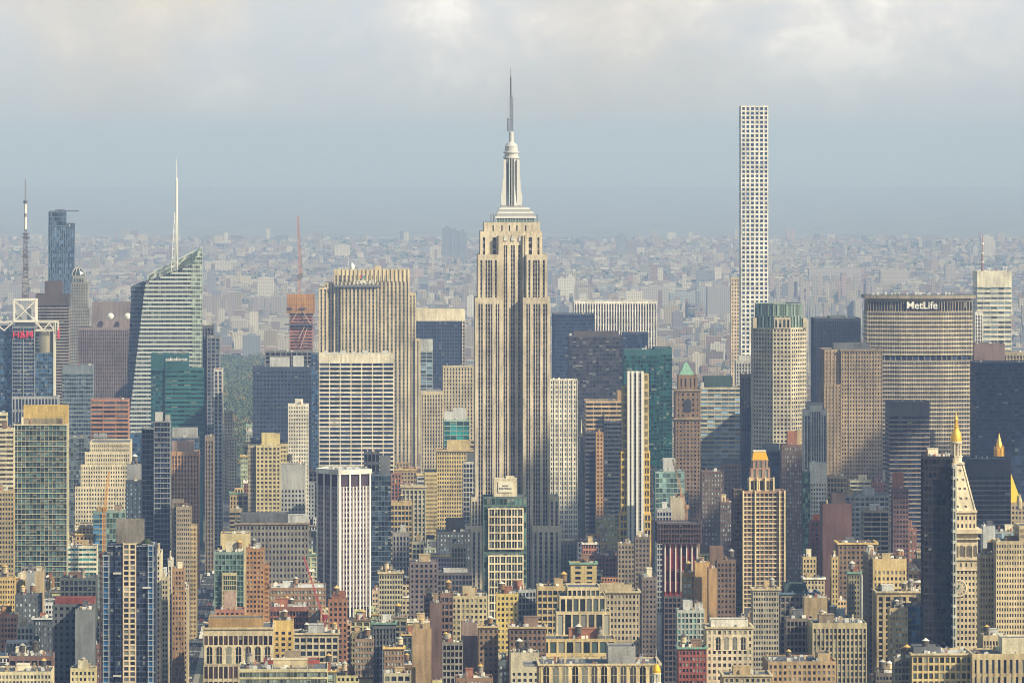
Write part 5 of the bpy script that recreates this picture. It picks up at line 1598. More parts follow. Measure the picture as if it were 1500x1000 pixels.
def arches(b, px0, px1, n, yt, yb, wf, wall, panel=True):
    """a row of tall round-headed windows in its own stone panel"""
    x0, x1, z0, z1 = b.x(px0), b.x(px1), b.z(yb), b.z(yt)
    if panel:
        m = MB()
        m.box(x0 - .4, x1 + .4, -.28, .2, z0 - .6, z1 + .8)
        m.build('arcade_panel', M_WALL, b.r, wall)
    p = (x1 - x0) / n
    w = p * wf / 2
    m = MB()
    zs = z1 - w
    m.prism_xz([(-w, z0 - zs), (w, z0 - zs), (w, 0)] + [(cos(t * pi / 8) * w, sin(t * pi / 8) * w) for t in range(1, 8)] + [(-w, 0)], -.05, .03)
    r = MB()
    for t in range(8):
        a, c = t * pi / 8, (t + 1) * pi / 8
        r.prism_xz([(cos(a) * w, sin(a) * w), (cos(a) * w * 1.22, sin(a) * w * 1.22), (cos(c) * w * 1.22, sin(c) * w * 1.22), (cos(c) * w, sin(c) * w)], -.28, 0)
    r.box(-w * .08, w * .08, -.14, -.04, z0 - zs, w * .9)
    r.box(-w, w, -.14, -.05, (z0 - zs) * .45 - .12, (z0 - zs) * .45 + .12)
    o = q = None
    for i in range(n):
        if o is None:
            o = m.build('arched_window', M_PANE, b.r, (.03, .03, .035))
            q = r.build('arch_frame', M_WALL, o, tuple(v * .9 for v in wall))
            c, d = o, q
        else:
            c, d = o.copy(), q.copy()
            COL.objects.link(c)
            COL.objects.link(d)
            d.parent = c
            c.parent = b.r
        c.location = (x0 + p * (i + .5), -.3, zs)
arches(b_loft, 300, 399, 7, 946, 971, .56, (.52, .45, .32))
arches(b_ivory, 1046, 1095, 4, 932, 951, .55, (.58, .50, .38))
arches(b_arcade, 793, 963, 12, 974.5, 1000, .6, (.55, .45, .27))
from mathutils import noise as mnoise
# ------------------------------------------------------------------ other single things among the towers
def place(px, D, py):
    return ((px - CX) / F * D, D, CH - (py - HZ) / F * D)

def crane(label, D, mast, jib, col, w=1.6, tail=None):
    c = Bd(label, mast[0], D, 'crane')
    x, z = c.x, c.z
    c.part('mast', M_PAINT, col).lattice((0, 0, z(mast[2])), (0, 0, z(mast[1])), w, w, max(6, int((mast[2] - mast[1]) / 5)), .32)
    c.part('jib', M_PAINT, col).lattice((x(jib[0]), -1, z(jib[1])), (x(jib[2]), -3, z(jib[3])), w * .9, w * .5, 14, .3)
    q = c.part('cab', M_PAINT, tuple(v * .7 for v in col))
    q.box(-1.6, 2.2, -1.4, 1.4, z(mast[1]) - .3, z(mast[1]) + 2.4)
    if tail:
        q.bar((0, 0, z(mast[1])), (x(tail[0]), 0, z(tail[1])), .5)
        q.bar((x(tail[0]), 0, z(tail[1])), (x(jib[2]), -3, z(jib[3])), .16)
    c.end()
crane('orange tower crane in front of the pale green glass block', 4085, (152, 748, 870), (153, 748, 160, 690), (.62, .30, .05), 2.0, (146, 742))
crane('orange hoist mast beside the blue glass tower', 3660, (149, 815, 960), (149, 817, 146, 812), (.58, .22, .05), 1.8)
crane('red mobile crane leaning over the wide brown loft', 3690, (475, 905, 935), (475, 908, 445, 814), (.40, .06, .07), 1.3)
crane('tan luffing crane before the turquoise glass building', 4200, (1005, 744, 790), (1005, 746, 985, 672), (.50, .30, .16), 1.7)

def steeple():
    b = Bd('grey stone church steeple with a pale tip among dark towers', 852, 5060, 'church')
    x, z = b.x, b.z
    y = 6
    st = b.part('tower', M_WALL, (.20, .195, .19))
    st.box(x(846.5), x(858), y - 3.4, y + 3.4, z(790), z(700))
    sp = b.part('spire', M_WALL, (.21, .20, .19))
    sp.lathe([(3.6, z(700)), (1.1, z(640))], 0, y, 8, pi / 8)
    b.part('spire_tip', M_WALL, (.62, .56, .38)).lathe([(1.12, z(640)), (.05, z(614)), (0, z(613.5))], 0, y, 8, pi / 8)
    for sx in (-1, 1):
        b.part('pinnacle', M_WALL, (.25, .24, .22)).lathe([(.6, z(705)), (.6, z(695)), (0, z(684))], sx * 3.1, y - 3.1, 4)
    b.part('nave', M_WALL, (.14, .13, .13)).box(x(846), x(859), y + 3, y + 30, 0, z(780))
    b.part('tower_base', M_WALL, (.16, .15, .15)).box(x(847), x(857.5), y - 3, y + 3, 0, z(789))
    b.end()
    HAND.append((846, 859, 640, 790, 5060))
steeple()

def gold_lantern():
    D = 3240
    b = Bd('white church lantern with a gilded dome and thin pole', 962, D, 'church tower')
    z = b.z
    y = 4
    w = b.part('drum', M_WALL, (.70, .67, .60))
    w.lathe([(3.4, 0), (3.4, z(1004)), (2.9, z(1004)), (2.9, z(1000)), (1.5, z(999.5)), (1.5, z(989))], 0, y, 16)
    for k in range(8):
        a = k * pi / 4 + pi / 8
        w.box(cos(a) * 2.3 - .3, cos(a) * 2.3 + .3, y + sin(a) * 2.3 - .3, y + sin(a) * 2.3 + .3, z(1000), z(988))
    w.lathe([(2.5, z(988.5)), (2.8, z(987)), (2.6, z(986))], 0, y, 16)
    g = b.part('gilded_dome', M_GOLD, (.80, .46, .03))
    g.lathe([(2.55, z(986.2)), (2.5, z(982)), (2.0, z(977)), (1.1, z(973.6)), (0, z(972.5))], 0, y, 16)
    b.part('pole', M_PAINT, (.5, .5, .48)).lathe([(.18, z(974)), (.1, z(952)), (0, z(951))], 0, y, 6)
    b.end()
gold_lantern()

def dish(px, py, label):
    D = 5848
    o = bpy.data.objects.new('satellite_dish', None)
    COL.objects.link(o)
    o.location = place(px, D, py)
    tag(o, label, 'satellite dish', 'dishes on the mauve slab')
    m = MB()
    m.lathe([(0, .9), (1.6, .55), (2.9, 0), (3.4, -.6)], 0, 0, 20)
    d = m.build('reflector', M_PAINT, o, (.74, .73, .70), True)
    d.rotation_euler = (radians(78), 0, radians(-8))
    m = MB()
    m.bar((0, 1, 0), (0, 4, -3), .5)
    m.bar((0, -.5, 0), (0, -2.6, -.4), .2)
    m.build('mount', M_PAINT, o, (.3, .3, .32))
dish(161.5, 463, 'white dish in the middle of the mauve slab upper block')
dish(186.5, 463, 'white dish at the pale glass tower side of the mauve slab')
# mast on the banded tower and red lights
b = Bd('thin red and white mast on the white banded tower', 1440.5, 6310, 'radio mast')
b.part('pole', M_PAINT, (.24, .15, .16)).lathe([(1.3, b.z(398)), (1.1, b.z(372)), (.9, b.z(371)), (.7, b.z(350)), (.2, b.z(345)), (0, b.z(344))], 0, 10, 8)
for y in (372, 385, 358):
    b.part('collar', M_PAINT, (.7, .66, .62)).lathe([(1.6, b.z(y)), (1.6, b.z(y) + 1.5), (0, b.z(y) + 1.6)], 0, 10, 8)
b.part('crossarm', M_PAINT, (.7, .7, .68)).box(b.x(1447), b.x(1456), 9.7, 10.3, b.z(394), b.z(393))
b.part('crossarm', M_PAINT, (.7, .7, .68)).box(b.x(1470), b.x(1478), 9.7, 10.3, b.z(392), b.z(391))
for c in (1451, 1472, 1476):
    b.part('crossarm', M_PAINT, (.7, .7, .68)).box(b.x(c) - .3, b.x(c) + .3, 9.6, 10.4, b.z(398), b.z(391.5))
b.end()

# ------------------------------------------------------------------ avenues
def ave(k):
    return lambda D: -.0317 * D + k
AVES = (ave(-103.6), ave(254.0))
def strip(name, fn, off0, off1, D0, D1, z0, z1, mat, col, label=None):
    m = MB()
    n = 12
    for i in range(n):
        a, c = D0 + (D1 - D0) * i / n, D0 + (D1 - D0) * (i + 1) / n
        m.hexa([(fn(a) + off0, a, z0), (fn(a) + off1, a, z0), (fn(c) + off1, c, z0), (fn(c) + off0, c, z0), (fn(a) + off0, a, z1), (fn(a) + off1, a, z1), (fn(c) + off1, c, z1), (fn(c) + off0, c, z1)])
    o = m.build(name, mat, None, col)
    o['kind'] = 'structure'
    return o
M_ROAD = make_wall('asphalt', 0.9, 0.2, 0.25)
for i, fn in enumerate(AVES):
    strip('road', fn, -7.5, 7.5, 3300, 6450, -.05, .006, M_ROAD, (.045, .046, .05))
    for s in (-1, 1):
        a, c = sorted((s * 7.5, s * 11.5))
        strip('pavement', fn, a, c, 3300, 6450, -.05, .14, M_ROAD, (.22, .215, .20))
    m = MB()
    D = 3310
    while D < 6000:
        for off in (-3.6, 0, 3.6):
            x = fn(D) + off
            m.hexa([(x - .08, D, .005), (x + .08, D, .005), (x + .08, D + 4, .005), (x - .08, D + 4, .005), (x - .08, D, .011), (x + .08, D, .011), (x + .08, D + 4, .011), (x - .08, D + 4, .011)])
        if int(D) % 80 < 9:
            for q in range(12):
                x = fn(D) - 6.8 + q * 1.2
                m.hexa([(x, D, .005), (x + .6, D, .005), (x + .6, D + 3.5, .005), (x, D + 3.5, .005), (x, D, .012), (x + .6, D, .012), (x + .6, D + 3.5, .012), (x, D + 3.5, .012)])
        D += 9
    o = m.build('road_markings', M_PAINT, None, (.6, .6, .58))
    o['kind'] = 'structure'

def car_proto(kind):
    o = bpy.data.objects.new('car' if kind == 'car' else kind, None)
    L_, W_, H_ = (4.6, 1.85, 1.45) if kind == 'car' else (7.5, 2.4, 3.1)
    m = MB()
    if kind == 'car':
        m.prism_xz([(-2.3, .35), (2.3, .35), (2.3, .75), (2.1, .9), (1.2, .98), (-1.9, .98), (-2.25, .85)], -W_ / 2, W_ / 2)
    else:
        m.box(-3.7, 1.7, -1.2, 1.2, .6, 3.1)
        m.box(1.75, 3.7, -1.1, 1.1, .5, 2.3)
    g = MB()
    if kind == 'car':
        g.prism_xz([(-1.7, .97), (1.15, .97), (.5, 1.45), (-1.2, 1.45)], -W_ / 2 + .15, W_ / 2 - .15)
    else:
        g.box(2.6, 3.73, -1.0, 1.0, 1.35, 2.1)
    w = []
    for sx in (-1, 1):
        for sy in (-1, 1):
            q = MB()
            q.prism_xz([(sx * L_ * .31 + .34 * cos(t * pi / 6), .34 + .34 * sin(t * pi / 6)) for t in range(12)], sy * (W_ / 2) - .11, sy * (W_ / 2) + .11)
            w.append(q)
    return m, g, w
def make_car(kind):
    m, g, w = car_proto(kind)
    r = bpy.data.objects.new(kind, None)
    COL.objects.link(r)
    m.build('body', M_PAINT, r, (.5, .5, .5))
    g.build('windscreen', M_GLAZE, r, (.02, .025, .03))
    for q in w:
        q.build('wheel', M_PAINT, r, (.02, .02, .02))
    return r
def copy_tree(o, parent=None):
    c = o.copy()
    COL.objects.link(c)
    c.parent = parent
    for ch in list(o.children):
        copy_tree(ch, c)
    return c
rng = random.Random(21)
protos = {k: make_car(k) for k in ('car', 'truck')}
used = set()
CARC = [('white', (.75, .75, .73)), ('black', (.02, .02, .022)), ('silver', (.45, .46, .47)), ('red', (.45, .03, .03)), ('yellow', (.75, .45, .02)), ('blue', (.03, .10, .35))]
for n in range(64):
    D = rng.uniform(3990, 5050)
    fn = AVES[0] if n < 50 else AVES[1]
    lane = rng.choice((-5.4, -1.8, 1.8, 5.4))
    kind = 'truck' if rng.random() < .16 else 'car'
    if any(abs(D - d) < 8 and l == lane and f is fn for d, l, f in used):
        continue
    used.add((D, lane, fn))
    first = not protos[kind].get('label')
    o = protos[kind] if first else copy_tree(protos[kind])
    cn, cc = ('white', (.75, .75, .73)) if kind == 'truck' else rng.choice(CARC)
    if cn == 'yellow':
        lab = 'yellow taxi driving along the canyon avenue' if fn is AVES[0] else 'yellow taxi driving along the narrow side avenue'
    else:
        lab = f'{cn} {kind} driving along the ' + ('canyon avenue' if fn is AVES[0] else 'narrow side avenue')
    tag(o, lab, kind, f'{cn} {kind}s on the ' + ('canyon avenue' if fn is AVES[0] else 'side avenue'))
    o.location = (fn(D) + lane, D, .012)
    o.rotation_euler = (0, 0, pi / 2 + YAW)
    for ch in o.children:
        if ch.name.startswith('body'):
            ch.color = (*cc, 1)

# ------------------------------------------------------------------ the lesser blocks between the landmarks
rng = random.Random(5)
cand = []
D = 3370.0
while D < 6500:
    for dd in (0, 36):
        Y = D + dd
        half = 0.0915 * Y
        x = -half - rng.uniform(0, 20)
        while x < half:
            w = rng.choice((8, 9, 11, 13, 15, 17, 20, 24) if Y < 4300 else (9, 12, 15, 15, 18, 22, 26, 32)) * rng.uniform(.85, 1.2)
            if not any(x - 11.6 < f(Y) < x + w + 11.6 for f in AVES):
                if Y < 4400:
                    h = rng.triangular(16, 72, 36)
                elif Y < 5200:
                    h = rng.triangular(25, 85, 45)
                else:
                    h = rng.triangular(30, 110, 55)
                cand.append((Y + rng.uniform(0, 3), x, w - .4, h))
            x += w
    D += 92
cover = [1001.0] * 1500
events = [(h[4], 0, h) for h in HAND] + [(c[0], 1, c) for c in cand]
events.sort(key=lambda e: e[0])
FILL = []
for Dv, kd, e in events:
    if kd == 0:
        for c in range(max(0, int(e[0])), min(1500, int(e[1]))):
            cover[c] = min(cover[c], e[2])
        continue
    Y, X, w, h = e
    s = F / Y
    a, c = CX + X * s, CX + (X + w) * s
    yt = HZ + (CH - h) * s
    for g in HAND:
        if g[4] > Y and min(c, g[1]) - max(a, g[0]) > 1.5 and g[3] > yt:
            yt = g[3] + rng.uniform(0, 6)
    if (Y < 5000 and a < 299 and c > 260) or (Y < 4800 and a < 994 and c > 962):
        continue
    hh = CH - (yt - HZ) / s
    if hh < 9:
        continue
    cols = range(max(0, int(a)), min(1500, int(c) + 1))
    vis = sum(1 for q in cols if cover[q] > yt + 3)
    if vis < 5:
        continue
    area = sum(max(0, min(cover[q], 1000) - yt) for q in cols)
    if area < 45:
        continue
    # ground must not show through the hand-built silhouettes
    for q in cols:
        cover[q] = min(cover[q], yt)
    FILL.append((a, c, yt, Y, hh, area))
CN = [('tan', (.43, .33, .19), 12), ('brown', (.20, .135, .10), 6), ('red brick', (.28, .13, .09), 6), ('stone', (.48, .41, .28), 8), ('taupe', (.30, .255, .19), 6), ('grey', (.32, .33, .345), 9),
      ('cream', (.62, .53, .35), 12), ('orange brick', (.47, .27, .13), 6), ('charcoal', (.10, .105, .12), 6), ('white', (.68, .66, .60), 4), ('mauve', (.25, .19, .18), 2), ('ochre', (.50, .36, .16), 4)]
bag = [c for c in CN for _ in range(c[2])]
RO = [('pale', (.48, .48, .47)), ('dark', (.085, .09, .10)), ('dark', (.10, .10, .11)), ('grey', (.24, .245, .25)), ('rusty', (.22, .11, .08)), ('silver', (.55, .55, .55))]
pend = []
for a, c, yt, Y, hh, area in FILL:
    cn, cc, _ = rng.choice(bag)
    cc = tuple(min(.8, v * rng.uniform(.85, 1.15)) for v in cc)
    rn, rc = rng.choice(RO)
    st = rng.choice(('punch', 'punch', 'pair', 'pair', 'loft', 'pier', 'grid')) if Y < 4600 else rng.choice(('punch', 'pair', 'pier', 'band', 'grid', 'punch'))
    fl = max(2, round(hh / 3.8))
    b = Bd('x', (a + c) / 2, Y, 'building')
    w = (c - a) / b.s
    dep = min(34, max(14, w * 1.3))
    dark = rng.choice(('dark', 'dark', 'black', 'pale', 'navy', 'warm'))
    zf = max(0, b.z(1003) - 6)
    near = Y < 3900
    b.block(a, c, yt, None, st, cc, dark, depth=dep, z0=zf, roof=rc, top=rng.uniform(1.2, 3.5), fh=rng.uniform(3.3, 4.1))
    if zf > 0:
        b.base(a, c, HZ + (CH - zf) * b.s, dep, 0, cc, .5)
    feats = []
    if rng.random() < .45:
        k = rng.choice(('stone', 'copper', 'brown', 'white', 'taupe', 'gold'))
        b.cornice(a, c, yt - .6, yt + 1.6, .7, k, dep)
        feats.append({'stone': 'stone', 'copper': 'green', 'brown': 'brown', 'white': 'white', 'taupe': 'taupe', 'gold': 'golden'}[k] + ' cornice')
    pt = rng.random() < .6
    b.clutter(rng, rng.randint(9, 20) if Y < 4200 else rng.randint(3, 6), pt)
    if w > 12 and rng.random() < .4:
        i0, i1 = sorted((rng.uniform(.05, .35), rng.uniform(.6, .95)))
        b.block(a + (c - a) * i0, a + (c - a) * i1, yt - rng.uniform(2.8, 8) * b.s, None, st, cc, dark, depth=dep * .5, off=dep * rng.uniform(.2, .4), z0=b.z(yt) - 1.3, roof=rc, top=.9, fh=3.3)
        feats.append('set-back upper storey')
    if Y < 3950 and st in ('punch', 'pair') and w > 9 and rng.random() < .5:
        b.fire_escape(a + (c - a) * rng.uniform(.25, .75), yt, 1003)
        feats.insert(0, 'fire escape')
    if pt:
        feats.append('roof house')
    b.end()
    tank = Y < 4500 and rng.random() < (.55 if Y < 4000 else .30) and w > 9
    if tank:
        feats.insert(0, 'roof tank')
    feats.append(rn + ' roof')
    pend.append([b, (a + c) / 2, yt, cn, fl, w, feats, tank, area, st])
seen = {}
STN = dict(punch='square windows', pair='paired windows', loft='wide windows', pier='tall window bays', band='window bands', grid='gridded front')
for p in pend:
    b, px, yt, cn, fl, w, feats, tank, area, st = p
    an = min(ANCHORS, key=lambda q: math.hypot(q[0] - px, (q[1] - yt) * 1.2))
    dx, dy = px - an[0], yt - an[1]
    rel = ('left of' if dx < 0 else 'right of') if abs(dx) > abs(dy) * .7 else ('below' if dy > 0 else 'above')
    size = 'narrow' if w < 12 else ('wide' if w > 24 else '')
    base = f"{size} {cn} block".strip()
    base = ('low ' if fl < 9 else '') + base
    anc = an[2].replace('the ', '', 1)
    opts = [f"{base} with {q} {rel} the {anc}" for q in (feats[0], feats[-1], STN[st])]
    opts += [f"{base} with {q} and {STN[st]} {rel} the {anc}" for q in (feats[0], feats[-1])]
    opts = [q for q in opts if len(q.split()) < 15] or [f"{cn} block {rel} the {anc}"]
    for v in opts:
        if v not in seen:
            break
    seen.setdefault(v, []).append(p)
    p.append(v)
for v, ps in seen.items():
    if len(ps) == 1:
        ps[0][0].r['label'] = v
    else:
        ps.sort(key=lambda p: (p[2], p[1]))
        words = ['highest', 'second highest', 'third highest', 'fourth highest', 'fifth highest', 'sixth highest', 'seventh highest', 'eighth highest']
        for i, p in enumerate(ps):
            p[0].r['label'] = (words[i] if i < 8 else 'lowest') + ' ' + v
for p in pend:
    p[0].r['group'] = 'lesser blocks between the landmarks'
    if p[7]:
        TANKS.append((p[0], None, p[0].r['label']))

# ------------------------------------------------------------------ wooden water tanks on the roofs
def tank_proto():
    r = bpy.data.objects.new('water_tank', None)
    COL.objects.link(r)
    m = MB()
    m.lathe([(2.15, 3.2), (2.05, 7.4), (0, 7.45)], 0, 0, 16)
    m.build('barrel', M_WALL, r, (.2, .15, .11))
    m = MB()
    for k in range(4):
        z = 3.6 + k * 1.05
        m.lathe([(2.19, z), (2.19, z + .12)], 0, 0, 16)
    m.build('hoop', M_METAL, r, (.15, .14, .13))
    m = MB()
    m.lathe([(2.4, 7.3), (2.4, 7.45), (.25, 9.0), (0, 9.25)], 0, 0, 16)
    m.build('cap', M_WALL, r, (.45, .30, .12))
    m = MB()
    for a in range(4):
        c, s_ = cos(a * pi / 2 + pi / 4) * 1.9, sin(a * pi / 2 + pi / 4) * 1.9
        c2, s2 = cos((a + 1) * pi / 2 + pi / 4) * 1.9, sin((a + 1) * pi / 2 + pi / 4) * 1.9
        m.bar((c, s_, 0), (c, s_, 3.15), .26)
        m.bar((c, s_, .3), (c2, s2, 2.9), .13)
        m.bar((c, s_, 3.0), (c2, s2, 3.0), .22)
    m.box(-2.3, 2.3, -2.3, 2.3, 3.05, 3.22)
    m.build('stand', M_PAINT, r, (.10, .09, .09))
    return r
tp = tank_proto()
first = True
WOOD = [('dark', (.10, .085, .075)), ('brown', (.24, .15, .09)), ('grey', (.26, .25, .235)), ('pale', (.55, .46, .32)), ('dark', (.09, .085, .085))]
CAPS = [('tan', (.52, .36, .15)), ('tan', (.58, .38, .12)), ('grey', (.36, .36, .35)), ('dark', (.08, .08, .085)), ('white', (.66, .64, .58))]
tl = {}
for b, px, lab in TANKS:
    if not b.roofs:
        continue
    x0, x1, y0, y1, z = b.roofs[0]
    k = rng.uniform(.68, .98)
    lx = b.x(px) if px else rng.uniform(x0 + 2.6, max(x0 + 2.7, x1 - 2.6))
    lx = min(max(lx, x0 + 2.3), max(x0 + 2.3, x1 - 2.3))
    ly = y0 + (y1 - y0) * rng.uniform(.25, .5)
    o = tp if first else copy_tree(tp)
    first = False
    cy_, sy_ = cos(b.yaw), sin(b.yaw)
    o.location = (b.r.location[0] + lx * cy_ - ly * sy_, b.r.location[1] + lx * sy_ + ly * cy_, z - .02)
    o.scale = (k, k, k * rng.uniform(.95, 1.15))
    (wn, wc), (kn, kc) = rng.choice(WOOD), rng.choice(CAPS)
    for ch in o.children:
        if ch.name.startswith('barrel'):
            ch.color = (*wc, 1)
        if ch.name.startswith('cap'):
            ch.color = (*kc, 1)
    lab = lab[4:] if lab.startswith('the ') else lab
    t = f"{kn}-capped {wn} water tank on the {lab}"
    t = ' '.join(t.split()[:16])
    n_ = 1
    t0 = t
    while t in tl:
        n_ += 1
        t = ' '.join((('second ', 'third ', 'fourth ', 'fifth ')[min(n_ - 2, 3)] + t0).split()[:16])
        if n_ > 5:
            break
    tl[t] = 1
    tag(o, t, 'water tank', 'rooftop water tanks')

# ------------------------------------------------------------------ ground, far hills, park, outer city
def vcol_mat(name, rough=.9, windows=False, leaf=False):
    m, nt, b = newmat(name)
    at = nt.nodes.new('ShaderNodeAttribute')
    at.attribute_name = 'Col'
    col = at.outputs['Color']
    geo = nt.nodes.new('ShaderNodeNewGeometry')
    if windows:
        sp = nt.nodes.new('ShaderNodeSeparateXYZ')
        nt.links.new(geo.outputs['Position'], sp.inputs[0])
        sn = nt.nodes.new('ShaderNodeSeparateXYZ')
        nt.links.new(geo.outputs['Normal'], sn.inputs[0])
        fx = math_node(nt, 'GREATER_THAN', math_node(nt, 'FRACT', math_node(nt, 'MULTIPLY', math_node(nt, 'ADD', sp.outputs[0], sp.outputs[1]), .22)), .5)
        fz = math_node(nt, 'GREATER_THAN', math_node(nt, 'FRACT', math_node(nt, 'MULTIPLY', sp.outputs[2], .30)), .45)
        side = math_node(nt, 'LESS_THAN', math_node(nt, 'ABSOLUTE', sn.outputs[2]), .5)
        k = math_node(nt, 'MULTIPLY', math_node(nt, 'MULTIPLY', math_node(nt, 'MULTIPLY', fx, fz), side), .7)
        col = mixc(nt, k, col, (.04, .05, .07, 1))
    nt.links.new(col, b.inputs['Base Color'])
    b.inputs['Roughness'].default_value = rough
    b.inputs['Specular IOR Level'].default_value = .2
    return m
M_FAR = vcol_mat('distant_masonry', .85, True)
M_LEAF = vcol_mat('leaves', .8)
def build_col(m, name, mat, cols, parent=None):
    """cols: one colour per face"""
    o = m.build(name, mat, parent)
    ca = o.data.color_attributes.new('Col', 'FLOAT_COLOR', 'CORNER')
    flat = []
    for f, c in zip(m.f, cols):
        flat.extend((*c, 1.0) * len(f))
    ca.data.foreach_set('color', flat)
    return o

mg, gnt, gb = newmat('city_ground')
geo = gnt.nodes.new('ShaderNodeNewGeometry')
na = noise(gnt, geo.outputs['Position'], .004, 6)
nb = noise(gnt, geo.outputs['Position'], .02, 4)
r1 = gnt.nodes.new('ShaderNodeMapRange')
r1.inputs['From Min'].default_value, r1.inputs['From Max'].default_value = .46, .56
gnt.links.new(na, r1.inputs['Value'])
c1 = mixc(gnt, nb, (.05, .05, .052, 1), (.17, .16, .14, 1))
c2 = mixc(gnt, nb, (.03, .05, .025, 1), (.07, .09, .045, 1))
f1 = mixc(gnt, nb, (.15, .155, .155, 1), (.25, .25, .24, 1))      # far suburbs: haze paleness put into the base colour so the land dissolves
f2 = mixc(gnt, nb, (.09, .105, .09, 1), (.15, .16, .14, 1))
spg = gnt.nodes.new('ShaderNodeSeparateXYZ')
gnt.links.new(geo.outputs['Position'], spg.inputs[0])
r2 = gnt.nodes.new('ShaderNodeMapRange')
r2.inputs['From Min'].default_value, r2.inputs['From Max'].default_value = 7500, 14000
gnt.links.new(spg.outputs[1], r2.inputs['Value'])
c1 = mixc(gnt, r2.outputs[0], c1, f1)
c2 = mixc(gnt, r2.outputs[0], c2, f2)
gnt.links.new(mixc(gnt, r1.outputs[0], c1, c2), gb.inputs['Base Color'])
gb.inputs['Roughness'].default_value = .95
g = MB()
g.face([(-14000, -600, 0), (14000, -600, 0), (14000, 110000, 0), (-14000, 110000, 0)])
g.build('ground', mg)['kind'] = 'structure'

# water of the sound, added past the suburbs to brighten the horizon with mirrored sky
mw, wnt, wb = newmat('water')
wb.inputs['Base Color'].default_value = (.03, .05, .06, 1)
wb.inputs['Roughness'].default_value = .22
wg = wnt.nodes.new('ShaderNodeNewGeometry')
bump = wnt.nodes.new('ShaderNodeBump')
bump.inputs['Strength'].default_value = .05
wnt.links.new(noise(wnt, wg.outputs['Position'], .02, 3), bump.inputs['Height'])
wnt.links.new(bump.outputs[0], wb.inputs['Normal'])
g = MB()
g.face([(-13900, 44000, .5), (13900, 44000, .5), (13900, 109900, .5), (-13900, 109900, .5)])
g.build('water', mw)['kind'] = 'structure'

rng = random.Random(77)
PAL = [(.44, .37, .25), (.54, .475, .35), (.34, .28, .20), (.25, .20, .165), (.33, .21, .16), (.58, .53, .43), (.27, .28, .30), (.40, .36, .28), (.44, .33, .27), (.20, .215, .25), (.64, .60, .52)]
def park(px, D):
    return 318 < px < 470 and D < 9700
DB = []
# single far buildings one can make out: x0, x1, top row, base row, colour, label
FARLIST = [
    (490, 513, 359, 378, (.72, .62, .46), 'far cream block standing alone on the haze line'), (630, 646, 361, 381, (.66, .56, .40), 'far tan block with a small chimney left of the grey triple tower'),
    (904, 917, 344, 372, (.22, .25, .30), 'far slim grey tower on the haze line'), (300, 340, 383, 400, (.62, .54, .38), 'far broad cream hall by the pale glass tower'),
    (303, 316, 398, 432, (.26, .27, .30), 'far grey slab tower near the pale glass tower'), (607, 621, 395, 412, (.62, .34, .30), 'far pink brick block left of the stone skyscraper'),
    (817, 829, 408, 440, (.70, .66, .58), 'far white slab tower right of the stone skyscraper'), (829, 842, 405, 445, (.72, .70, .64), 'far white twin slab behind the striped marble slab'),
    (926, 938, 420, 452, (.40, .44, .50), 'far blue grey end slab beside the long glass block'), (938, 980, 421, 455, (.44, .42, .40), 'far wide grey apartment slab with pale edges'),
    (981, 1018, 429, 450, (.30, .38, .40), 'far low long glass block'), (1020, 1036, 421, 456, (.34, .37, .42), 'far grey blue slab with a lit edge'), (1036, 1070, 420, 470, (.36, .33, .35), 'far mauve slab cluster left of the slim tan tower'),
    (985, 1001, 457, 490, (.24, .21, .24), 'far dark brown tower right of the copper hip roof'), (1186, 1194, 450, 545, (.30, .36, .44), 'far banded blue glass tower behind the octagonal tower'),
    (355, 381, 491, 530, (.20, .27, .36), 'far blue slab tower above the park'), (343, 358, 494, 522, (.66, .58, .42), 'far cream tower beside the blue slab above the park'),
    (1437, 1455, 346, 378, (.60, .56, .50), 'far pale twin block behind the mast'), (1452, 1458, 352, 376, (.66, .58, .50), 'far thin pale tower right of the mast'), (1425, 1432, 360, 384, (.46, .46, .48), 'far thin grey tower left of the mast'),
    (1290, 1330, 396, 420, (.50, .42, .36), 'far brown slab block above the wide tan slab'), (1385, 1400, 388, 415, (.46, .36, .32), 'far brown tower above the white name'),
    (1185, 1262, 393, 412, (.46, .38, .36), 'far long mauve housing slab'), (0, 12, 415, 440, (.40, .36, .36), 'far mauve slab at the left edge'), (12, 34, 418, 442, (.36, .32, .33), 'far brown slab behind the banded antenna'),
    (858, 874, 498, 530, (.55, .46, .38), 'far tan block low in the city'), (1040, 1062, 503, 535, (.58, .54, .44), 'far cream tower with a flat crown left of the slender white tower'), (1013, 1028, 518, 555, (.62, .54, .42), 'far striped tan block above the blue banded tower'),
    (1013, 1024, 518, 540, (.62, .52, .34), 'far gold topped block over the brown green-roofed tower'), (684, 696, 434, 470, (.70, .68, .64), 'far white slab touching the stone skyscraper')]
for i in range(7):
    FARLIST.append((296 + i * 7.2, 302.5 + i * 7.2, 433 + (i % 2), 466, (.36 + .05 * (i % 2), .26 + .03 * (i % 2), .25), f'{["first","second","third","fourth","fifth","sixth","seventh"][i]} mauve housing tower from the left in the row by the pale glass tower'))
for i in range(6):
    FARLIST.append((371 + i * 8.5, 378.5 + i * 8.5, 435 + (i * 5 % 3), 466 - (i % 2) * 2, (.38, .28 + .03 * (i % 2), .27), f'{["first","second","third","fourth","fifth","sixth"][i]} brown housing tower from the left in the row left of the netted tower'))
for i in range(18):
    a = 1128 + i * 8.8
    FARLIST.append((a, a + rng.uniform(5.5, 8), 407 + rng.uniform(-4, 8), 440 + rng.uniform(-4, 10), (.44 + rng.uniform(-.05, .06), .33 + rng.uniform(-.03, .05), .29), 'brown housing tower in the far cluster right of the slender white tower'))
